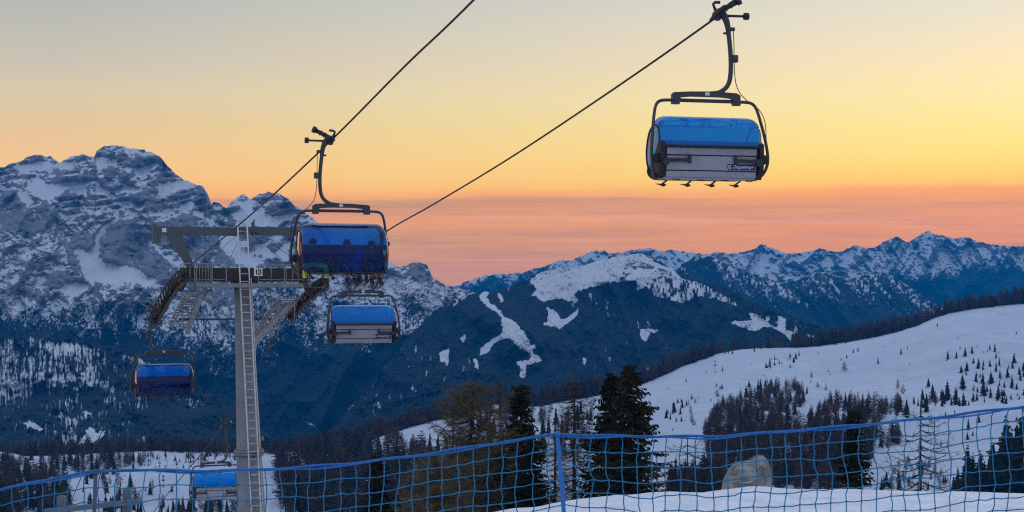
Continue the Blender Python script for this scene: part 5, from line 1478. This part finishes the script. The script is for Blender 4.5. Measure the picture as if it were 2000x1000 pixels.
# scattered trees on the open slope at the right
SC2 = [(1625, 252, 45), (1397, 225, 30), (1284, 272, 30), (1164, 224, 24), (1428, 206, 16), (1132, 246, 20), (1710, 240, 42), (1743, 226, 36), (1854, 216, 42), (1830, 208, 28), (1818, 214, 16), (1800, 225, 14), (1768, 195, 12), (1690, 318, 36),
       (1718, 306, 44), (1714, 332, 26), (1745, 278, 16), (1773, 300, 36), (1796, 300, 32), (1860, 312, 50), (1860, 248, 28), (1874, 246, 24), (1920, 268, 28), (1940, 300, 34), (1922, 300, 22), (1952, 234, 12), (1530, 388, 40), (1835, 375, 60),
       (1762, 365, 40), (1795, 370, 50), (1782, 340, 20), (1915, 355, 46), (1937, 388, 60), (1978, 360, 50), (1995, 340, 36), (1960, 398, 30), (1832, 436, 50), (1798, 432, 70), (1765, 458, 36), (1748, 458, 40), (1725, 492, 36), (1664, 470, 80),
       (1700, 480, 60), (1696, 400, 70), (1680, 480, 40), (1622, 450, 90), (1595, 500, 50), (1567, 500, 40), (1550, 460, 80), (1520, 480, 60), (1601, 440, 40), (1870, 440, 60), (1898, 430, 36), (1890, 480, 50), (1908, 494, 60), (1932, 452, 28),
       (1866, 455, 30), (1835, 510, 16), (1775, 560, 36), (1723, 596, 56), (1745, 622, 28), (1718, 650, 34), (1802, 460, 24), (1657, 515, 20), (1612, 525, 20), (456, 385, 32), (524, 395, 24), (655, 390, 30), (526, 316, 24), (448, 320, 14),
       (682, 215, 24), (575, 228, 20), (714, 205, 16), (700, 400, 50), (712, 405, 50), (735, 390, 40), (642, 440, 50), (470, 455, 14), (308, 470, 26), (330, 495, 36), (350, 482, 26), (290, 515, 50), (272, 550, 40), (252, 550, 50), (320, 520, 40),
       (284, 600, 16), (1285, 182, 10), (1158, 348, 6), (1318, 235, 8), (540, 228, 20), (555, 226, 16), (1080, 185, 20), (1128, 185, 24), (1575, 95, 16), (1358, 160, 12), (1960, 130, 14), (1900, 170, 8), (1948, 150, 8), (1700, 140, 6)]
for x, y, h in SC2: add_tree('spruce', 1200 + x / 2.5, 600 + y / 2.5, h / 2.5 * 1.15, 1)
for x, y, h in [(1882, 350, 50), (500, 440, 40), (960, 345, 34), (1120, 312, 54), (1030, 412, 44), (990, 392, 30), (1188, 218, 26), (1380, 405, 60), (1405, 425, 55), (1750, 410, 40), (1685, 205, 20), (375, 560, 60), (385, 625, 90), (370, 520, 50), (360, 480, 30),
                (392, 470, 28), (960, 600, 40), (1590, 680, 40), (1430, 760, 50), (300, 560, 30), (1104, 260, 18), (1040, 315, 14), (995, 232, 16)]:
    add_tree('larch', 1200 + x / 2.5, 600 + y / 2.5, h / 2.5, 1)
for k in range(34):
    t = g.uniform(); x = 725 + 175 * t + g.normal(0, 10); y = 306 - 60 * t + g.normal(0, 13)
    add_tree('spruce', 1200 + x / 2.5, 600 + y / 2.5, g.uniform(5, 13), 0.5)
for x, y, h in [(1720, 905, 245), (1698, 900, 130), (1745, 900, 200), (1780, 895, 215), (1800, 900, 160), (1840, 895, 270), (1862, 900, 200), (1905, 900, 380), (1885, 905, 300), (1935, 900, 330), (1960, 900, 390), (1985, 895, 400), (2010, 900, 420), (1670, 895, 130), (1650, 900, 90), (1920, 900, 250),
                (1310, 880, 70), (1322, 870, 80), (1345, 885, 70), (1300, 890, 80), (1385, 890, 95), (1255, 735, 70), (1250, 700, 40), (300, 905, 110), (455, 880, 100), (440, 890, 90), (415, 890, 80), (395, 890, 60), (500, 895, 110), (1000, 885, 50), (1170, 890, 60), (480, 890, 70)]:
    add_tree('spruce', 1200 + x / 2.5, 600 + y / 2.5, h / 2.5, 1, 300)
for k in range(26):
    add_tree('spruce', g.uniform(1860, 2010), g.uniform(690, 800), g.uniform(7, 20), 0.6)
for k in range(14):
    add_tree('spruce', g.uniform(1300, 1420), g.uniform(745, 830), g.uniform(6, 14), 0.6)
for k in range(60):
    x = g.uniform(1420, 2000); add_tree('spruce', x, g.uniform(float(interp(RIDGE, x)) + 14, 800), g.uniform(2, 5), 0.3)
# woods
def fill(poly, n, h, sp_share, pri=0, lo=330.0, hv=.25):
    xs = [p[0] for p in poly]; ys = [p[1] for p in poly]; got = 0; tries = 0
    while got < n and tries < n * 30:
        tries += 1
        x = g.uniform(min(xs), max(xs)); y = g.uniform(min(ys), max(ys))
        if not in_poly(poly, np.array([x]), np.array([y]))[0]: continue
        hh = h(x, y) if callable(h) else h
        add_tree('spruce' if g.uniform() < sp_share else 'larch', x, y, hh * g.uniform(1 - hv, 1 + hv), pri, lo); got += 1
z2 = lambda pts: [(1200 + x / 2.5, 600 + y / 2.5) for x, y in pts]
hz = lambda x, y: 20 + (y - 730) * 0.135
fill(z2([(425, 660), (470, 540), (520, 500), (600, 470), (640, 450), (720, 430), (770, 390), (850, 390), (900, 410), (945, 440), (930, 480), (880, 500), (880, 560), (930, 600), (940, 690), (820, 700), (700, 720), (500, 700)]), 400, hz, .14)
fill(z2([(930, 620), (960, 540), (1000, 500), (1060, 470), (1200, 470), (1300, 480), (1400, 480), (1450, 500), (1440, 540), (1330, 530), (1260, 590), (1300, 640), (1390, 650), (1380, 690), (1260, 690), (1240, 760), (1130, 760), (1000, 740)]), 310, hz, .18)
fill(z2([(440, 700), (1000, 720), (1120, 760), (1160, 900), (460, 910), (470, 780)]), 330, hz, .16)
fill(z2([(280, 860), (470, 820), (500, 910), (260, 910)]), 60, hz, .5)
fill(z2([(1380, 780), (1480, 740), (1640, 850), (1640, 905), (1260, 905)]), 45, 17, .25)
fill(z2([(1450, 430), (1520, 450), (1630, 420), (1660, 480), (1560, 500), (1470, 520)]), 22, 22, .5)
# the wooded ridge behind the slope
for k in range(2300):
    x = g.uniform(-60, 2060); y = float(interp(RIDGE, x)) + 4
    h = float(interp([(-60, 34), (300, 34), (460, 30), (540, 34), (800, 44), (1000, 44), (1150, 42), (1300, 38), (1450, 28), (1560, 32), (1640, 38), (1750, 36), (1850, 30), (1950, 34), (2060, 40)], x))
    rR = float(ridge_r(np.array([x]))[0]); r = rR + g.uniform(-10, 40)
    if 1395 < x < 1545 and g.uniform() < .8: continue
    trees.append(('spruce' if g.uniform() < .16 else 'larch', x, r, h * g.uniform(.68, 1.12) / F * r, h * .6))
for x, h in ((1585, 30), (1600, 36), (1612, 30), (1900, 34), (1918, 38), (1995, 44), (1655, 26), (1275, 30), (1286, 34), (1560, 26), (1980, 40)):
    trees.append(('spruce', x, float(ridge_r(np.array([x]))[0]) + 4, h / F * 1150, h))
# woods on the left, seen through the netting
hl = lambda x, y: 30 + (y - 880) * 0.22
fill([(540, 892), (640, 880), (700, 868), (770, 850), (800, 880), (860, 890), (960, 880), (1000, 960), (900, 1010), (560, 1010), (540, 940)], 560, lambda x, y: 36 + (y - 850) * .2, .28)
fill([(930, 800), (1000, 800), (1060, 810), (1150, 800), (1200, 850), (1160, 900), (960, 900), (900, 850)], 170, 34, .3)
fill([(-60, 900), (120, 895), (150, 915), (120, 960), (170, 1010), (-60, 1020)], 190, hl, .35)
fill([(130, 895), (240, 890), (300, 900), (280, 912), (200, 935), (150, 930)], 70, 28, .3)
fill([(280, 890), (470, 888), (470, 902), (400, 912), (330, 905)], 60, 14, .4)
fill([(220, 965), (300, 955), (330, 1015), (200, 1020)], 26, 30, .7); fill([(330, 975), (420, 962), (480, 975), (480, 1020), (300, 1020)], 40, 34, .8)
fill([(170, 925), (260, 935), (260, 1000), (190, 1010), (150, 960)], 26, 26, .4)
for x, y, h in [(700, 640, 40), (795, 700, 62), (905, 640, 40), (685, 710, 85), (750, 645, 30), (870, 640, 25), (1110, 640, 62), (1200, 540, 62), (1085, 595, 20), (785, 600, 92), (635, 720, 55), (845, 480, 30), (930, 455, 40), (990, 460, 30), (710, 600, 44), (590, 660, 50), (600, 600, 40), (660, 560, 28), (830, 560, 22), (1000, 480, 30), (1150, 440, 40), (880, 575, 14), (740, 520, 22)]:
    add_tree('spruce', 60 + x / 4, 800 + y / 4, h / 4, 1, 400)
for k in range(46):
    x = g.uniform(850, 1330); y = 380 + g.uniform(0, 95); add_tree('larch' if k % 2 else 'spruce', 60 + x / 4, 800 + y / 4, g.uniform(4, 9), 0, 400)

LAB = {'spruce': ('small dark spruce on the far snowy slope or at the edge of its woods', 'spruces on the far slope'),
       'larch': ('bare brown larch in the woods of the far slope', 'larches on the far slope')}
for kind in ('spruce', 'larch'):
    ts = sorted([t for t in trees if t[0] == kind], key=lambda t: -t[4])
    ones, rest = ts[:290], ts[290:]
    for i, (kd, x, r, h, pr) in enumerate(ones):
        o = bpy.data.objects.new(kind + '_tree', LMESH[(kind, i % 5)]); COL.objects.link(o)
        o.location = gpos(x, r) - Vector((0, 0, .15)); w = h * g.uniform(.8, 1.6)
        o.scale = (w, w, h); o.rotation_euler = (0, 0, g.uniform(0, 6.28))
        tag(o, LAB[kind][0], 'tree', LAB[kind][1])
    if rest:
        VV = []; TT = []; MM = []; off = 0
        for i, (kd, x, r, h, pr) in enumerate(rest):
            v, t, m_ = LIGHT[(kind, i % 5)]; a = g.uniform(0, 6.28); w = h * g.uniform(.85, 1.25)
            p = gpos(x, r); ca, sa = math.cos(a), math.sin(a)
            q = np.stack([(v[:, 0] * ca - v[:, 1] * sa) * w + p.x, (v[:, 0] * sa + v[:, 1] * ca) * w + p.y, v[:, 2] * h + p.z - .15], -1)
            VV.append(q); TT.append(t + off); MM.append(m_); off += len(v)
        me = np_mesh(kind + '_woods', np.concatenate(VV), np.concatenate(TT), FMATS[kind], False, None, np.concatenate(MM))
        o = link_mesh(kind + '_woods', me)
        tag(o, {'spruce': 'dark spruces filling the woods on the far slope', 'larch': 'brown leafless larch woods along the ridge and slope'}[kind], 'woods', None, 'stuff')

# ------------------------------------------------------------------ the big trees just below the crest
def quads_mesh(name, Q, mat):
    V = np.array(Q, np.float32).reshape(-1, 3); T = np.arange(len(V), dtype=np.int32).reshape(-1, 4)
    return np_mesh(name, V, T, [mat], False)
def hero_spruce(H, Wd, seed, lo=0.04, dens=1.0):
    g = np.random.default_rng(seed); Q = []; wood = MB()
    wood.tube([(0, 0, -0.4), (0.02, 0, H * .4), (0, 0.02, H * .8), (0, 0, H)], [H * .017, H * .012, H * .005, .01], 8)
    z = H * lo
    while z < H * 0.985:
        t = (z - H * lo) / (H * (1 - lo)); reach = Wd * ((1 - t) ** .68) * (.86 + .14 * math.sin(t * 40 + seed)) + .06
        nb = int((9 + 8 * (1 - t)) * dens)
        for b in range(nb):
            th = g.uniform(0, 2 * math.pi); L = reach * g.uniform(.45, 1.22); sag = g.uniform(.10, .34) * L; lift = g.uniform(.05, .24) * L
            d = np.array([math.cos(th), math.sin(th), 0]); s = np.array([-d[1], d[0], 0]); zz = z + g.uniform(-.12, .12)
            path = [d * (L * f) + np.array([0, 0, zz - sag * math.sin(f * math.pi * .62) + lift * max(0, f - .6)]) for f in (0, .33, .66, 1)]
            wood.tube(path, [.020 + .012 * (1 - t), .016, .010, .004], 4, False)
            ntw = max(5, int(L / .11))
            for q in range(ntw):
                f = (q + g.uniform(0, 1)) / ntw; f = f ** .75
                i = min(2, int(f * 3)); u = f * 3 - i; p = path[i] * (1 - u) + path[i + 1] * u
                l2 = (.13 + .36 * (1 - f) * min(1, L)) * g.uniform(.6, 1.3); sg = 1 if q % 2 else -1
                dirv = d * g.uniform(.5, .9) + s * sg * g.uniform(.5, 1.0) + np.array([0, 0, g.uniform(-.75, .05)]); dirv /= np.linalg.norm(dirv)
                up = np.array([0, 0, 1.]); w_ = np.cross(dirv, up); w_ /= np.linalg.norm(w_) + 1e-6; w2 = .038 + .026 * g.uniform()
                a = p; e = p + dirv * l2
                Q.append((a - w_ * w2 * .6, a + w_ * w2 * .6, e + w_ * w2 * .25, e - w_ * w2 * .25))
                h = np.array([0, 0, w2 * 1.2]); Q.append((a + h * .2, a - h, e - h * .7 - np.array([0, 0, .03]), e))
                if q % 3 == 0:
                    e2 = a + dirv * l2 * .7 + np.array([0, 0, -l2 * .6]); Q.append((a - w_ * .02, a + w_ * .02, e2 + w_ * .012, e2 - w_ * .012))
        z += (0.15 + .12 * (1 - t)) / dens
    return quads_mesh('crown', Q, M_NEEDLE), wood.mesh('trunk', M_BARK)
def hero_larch(H, Wd, seed, mat, lo=0.12, fine=1.0, thick=1.0, round_=.6, gap=.24, curl=0.0):
    g = np.random.default_rng(seed); Q = []; wood = MB()
    bend = [(0, 0, -.4), (g.normal(0, .02) * H * .3, 0, H * .35), (g.normal(0, .02) * H * .4, 0, H * .7), (0, 0, H)]
    wood.tube(bez(bend, 3), [H * .014 * (1 - k / 9.6) * thick + .006 for k in range(10)], 7)
    z = H * lo
    def twig(a, e, w): 
        v = e - a; w_ = np.cross(v, np.array([0, 1., .2])); w_ /= np.linalg.norm(w_) + 1e-6
        Q.append((a - w_ * w, a + w_ * w, e + w_ * w * .4, e - w_ * w * .4))
        w2 = np.cross(v, w_); w2 /= np.linalg.norm(w2) + 1e-6; Q.append((a - w2 * w, a + w2 * w, e + w2 * w * .4, e - w2 * w * .4))
    while z < H * .97:
        t = (z - H * lo) / (H * (1 - lo)); reach = Wd * min(1.0, (1 - t) ** round_ * 1.1) * (.7 + .3 * min(1, t * 5))
        for b in range(int(3 + 2 * fine)):
            th = g.uniform(0, 2 * math.pi); L = reach * g.uniform(.55, 1.15) + .1; up = L * g.uniform(-.15, .35)
            d = np.array([math.cos(th), math.sin(th), 0]); s = np.array([-d[1], d[0], 0])
            path = [d * L * f + np.array([0, 0, z - .18 * L * math.sin(f * 3.1) + up * f * f]) + s * curl * L * math.sin(f * 4) for f in (0, .25, .5, .75, 1)]
            wood.tube(path, [(.020 * (1 - t) + .012) * thick * (1 - f * .8) for f in (0, .25, .5, .75, 1)], 4, False)
            ntw = int(L / .13 * fine) + 3
            for q in range(ntw):
                f = g.uniform(.15, 1); i = min(3, int(f * 4)); u = f * 4 - i; p = path[i] * (1 - u) + path[i + 1] * u
                l2 = g.uniform(.18, .5) * (.5 + .5 * (1 - f)) * min(1.2, L); sg = g.choice((-1, 1))
                e = p + d * l2 * g.uniform(.2, .9) + s * sg * l2 * g.uniform(.3, 1) + np.array([0, 0, l2 * g.uniform(-.6, .45)])
                twig(p, e, .0065 * thick)
                for r_ in range(int(2 * fine)):
                    f2 = g.uniform(.2, 1); p2 = p * (1 - f2) + e * f2; e2 = p2 + (e - p) * g.uniform(.1, .4) + np.array([g.normal(0, .09), g.normal(0, .09), g.normal(0, .09)])
                    twig(p2, e2, .0045 * thick)
        z += gap * g.uniform(.7, 1.2)
    return quads_mesh('crown', Q, mat), wood.mesh('trunk', M_BARK)
def plant(kind, x, ytop, Y, meshes, H0, label, cat='tree', group=None):
    b = gpos(x, Y); top = float(z_at(ytop, Y)); h = top - b.z
    root = empty(kind, b, float(g.uniform(0, 6.28))); k = h / H0
    root.scale = (k, k, k)
    for nm, me in zip(('crown', 'trunk'), meshes): link_mesh(nm, me, root)
    tag(root, label, cat, group); return root
GS = 'big trees just below the snow crest'
sp1 = hero_spruce(14, 3.9, 5, .10, 1.0); sp2 = hero_spruce(14, 3.1, 8, .10, 1.0); sp3 = hero_spruce(14, 2.7, 13, .12, .95)
plant('spruce_tree', 1229, 706, 57, sp1, 14, 'largest black-green spruce, its right branches reaching over the snow slope', group=GS)
plant('spruce_tree', 1194, 722, 61, sp2, 14, 'slim spruce top just left of the largest spruce, growing into it', group=GS)
plant('spruce_tree', 1017, 738, 72, sp3, 14, 'dark pointed spruce between the two brown larches', group=GS)
plant('spruce_tree', 1666, 790, 62, sp3, 14, 'dark spruce standing right of the boulder', group=GS)
plant('spruce_tree', 736, 878, 66, sp2, 14, 'spruce low behind the netting, right of the pylon', group=GS)
plant('spruce_tree', 1040, 850, 60, sp2, 14, 'broad dark spruce behind the net post', group=GS)
plant('spruce_tree', 975, 872, 66, sp1, 14, 'low spruce under the pointed one, left of the net post', group=GS)
la1 = hero_larch(13, 3.0, 21, M_OLIVE, .10, 2.1, 1.1, .42, .20); la2 = hero_larch(13, 1.9, 24, M_OLIVE, .10, 1.4, 1.0, .6, .24); la3 = hero_larch(13, 2.0, 27, M_LARCH, .10, 1.5, 1.0, .6, .22)
plant('larch_tree', 925, 728, 70, la1, 13, 'broad olive brown larch, tallest left of the pointed spruce', group=GS)
plant('larch_tree', 885, 800, 66, la2, 13, 'olive larch leaning out left of the broad one, over a snow patch', group=GS)
plant('larch_tree', 958, 800, 60, la2, 13, 'twiggy larch filling the gap between broad larch and pointed spruce', group=GS)
plant('larch_tree', 1122, 722, 76, la3, 13, 'thin bare larch with a visible trunk, left of the largest spruce', group=GS)
plant('larch_tree', 1085, 800, 70, la2, 13, 'brown larch right of the pointed spruce, above the net post', group=GS)
plant('larch_tree', 850, 872, 60, la1, 13, 'wide olive larch crown just above the netting', group=GS)
plant('larch_tree', 800, 905, 62, la2, 13, 'lowest olive larch, half behind the netting', group=GS)
plant('larch_tree', 905, 872, 58, la2, 13, 'dense olive larch behind the netting, below the broad one', group=GS)
bl = hero_larch(9, 2.1, 33, M_BARK, .05, .9, 1.05, .45, .24, .12)
plant('larch_tree', 1797, 786, 46, bl, 9, 'bare grey larch with curving twigs in front of the snow slope, right of the boulder')
ds = hero_larch(6, 1.3, 37, M_BARK, .10, .7, .8, .35, .22, .1)
plant('bare_tree', 1342, 852, 40, ds, 6, 'small leafless tree rising left of the boulder')
plant('bare_tree', 1282, 890, 44, ds, 6, 'leafless bush at the right foot of the largest spruce')
# ------------------------------------------------------------------ small things on the far slopes
def standing_person(label, x, y, jacket, trousers, rz, lo=300.0):
    r = dist_at(x, y, lo); root = empty('person', gpos(x, r), rz); tag(root, label, 'person')
    j = {'pelvis': ((0, 0, .95), (.17, .12)), 'waist': ((0, .03, 1.12), (.15, .11)), 'chest': ((0, .08, 1.32), (.18, .13)), 'sh': ((0, .09, 1.44), (.11, .1)), 'neck': ((0, .1, 1.53), .06), 'head': ((0, .12, 1.66), (.09, .11))}
    e = [('pelvis', 'waist'), ('waist', 'chest'), ('chest', 'sh'), ('sh', 'neck'), ('neck', 'head')]
    for s in (-1, 1):
        p = 'L' if s < 0 else 'R'
        j[p + 'k'] = ((s * .13, .14, .52), .075); j[p + 'a'] = ((s * .14, .0, .08), .06); j[p + 't'] = ((s * .14, .16, .05), .05)
        j[p + 's'] = ((s * .2, .08, 1.42), .07); j[p + 'e'] = ((s * .3, .12, 1.15), .055); j[p + 'w'] = ((s * .26, .36, 1.08), .04)
        e += [('pelvis', p + 'k'), (p + 'k', p + 'a'), (p + 'a', p + 't'), ('sh', p + 's'), (p + 's', p + 'e'), (p + 'e', p + 'w')]
        hand(j, e, -s, Vector((s * .26, .36, 1.08)), p + 'w', (0, 1, -.3), (1, 0, 0), p)
    pick = lambda c: 2 if c.z > 1.55 else (3 if c.z < .2 else (1 if c.z < .98 else 0))
    link_mesh('body', skin_mesh('body', j, e, [jacket, trousers, M_SKIN, M_BOOT], pick, 1), root)
    mb = MB(); mb.tube([(0, .12, 1.62), (0, .12, 1.72), (0, .12, 1.79)], [.118, .11, .05], 10); mb.build('helmet', jacket, root)
    return root
M_RED = cloth('red_jacket', (0.45, 0.03, 0.03))
q = standing_person('tiny skier in red on the snow right of the largest spruce', 1305, 762, M_RED, cloth('dark_trousers', (0.03, 0.03, 0.04)), 2.2)
q2 = standing_person('tiny skier in dark clothes high on the slope below the ridge', 1468, 714, cloth('dark_jacket', (0.03, 0.03, 0.05)), cloth('black_trousers', (0.02, 0.02, 0.03)), 1.2)
M_SKI2 = M_SKI[0]; me = ski_mesh(1.65, .085, M_SKI2)
for pr, who in ((q, 'the skier in red'), (q2, 'the skier in dark clothes')):
    for s in (-1, 1):
        o = link_mesh('ski', me); o.location = pr.matrix_basis @ Vector((s * .14, .06, .02)) if False else Vector(pr.location) + Matrix.Rotation(pr.rotation_euler.z, 3, 'Z') @ Vector((s * .14, .06, .02)); o.rotation_euler = (0, 0, pr.rotation_euler.z)
        tag(o, '%s ski on the snow under %s' % ('left' if s < 0 else 'right', who), 'ski', 'skis on the far slope')
def snow_lance(x, y, hpx, label, lo=300.0):
    r = dist_at(x, y, lo); root = empty('snow_lance', gpos(x, r), .4); tag(root, label, 'snow lance', 'snow lances'); h = hpx / F * r
    mb = MB(); mb.cyl((0, 0, -.3), (0, 0, h), .11, 8); mb.cyl((0, 0, -.2), (0, 0, .5), .35, 10); mb.build('mast', M_DARKSTEEL, root)
    mb = MB(); mb.bar((-h * .22, 0, h * .62), (h * .22, 0, h * .62), .2, .22); mb.cyl((0, 0, h * .55), (0, 0, h * .7), .4, 10); mb.build('cross_piece', M_DARKSTEEL, root)
    mb = MB(); mb.cyl((0, -.5, h * .92), (0, .6, h * 1.0), .34, 10); mb.build('nozzle_head', M_DARKSTEEL, root)
snow_lance(1396, 728, 22, 'dark snow lance with cross piece near the top left of the wide slope')
snow_lance(321, 948, 22, 'snow lance standing in the clearing left of the lowest chair', 400)
# ------------------------------------------------------------------ hut on the summit of the piste mountain
b = at(1244, 497, 1780 + (905 - 497) * 3.0 + 4)
hut = empty('summit_hut', b - Vector((0, 0, 3))); tag(hut, 'tiny low summit building on the white top of the piste mountain', 'building')
mb = MB(); mb.box((0, 0, 3.5), (26, 9, 7)); mb.box((17, 0, 2.6), (9, 8, 5)); mb.build('wall', simple_mat('dark_timber_wall', (.06, .055, .06), .8), hut)
mb = MB(); mb.prism([(-14.5, 6.8), (0, 9.6), (14.5, 6.8), (14.5, 7.6), (0, 10.6), (-14.5, 7.6)], (0, 0, 0), (1, 0, 0), (0, 0, 1), (0, 1, 0), 11); mb.build('roof', simple_mat('snowy_roof', (.6, .62, .66), .8), hut)
for k in range(5):
    mb = MB(); mb.box((-10 + k * 5, -4.55, 4), (2.2, .12, 2.2)); mb.build('window', M_NAVY, hut)
make_haze()
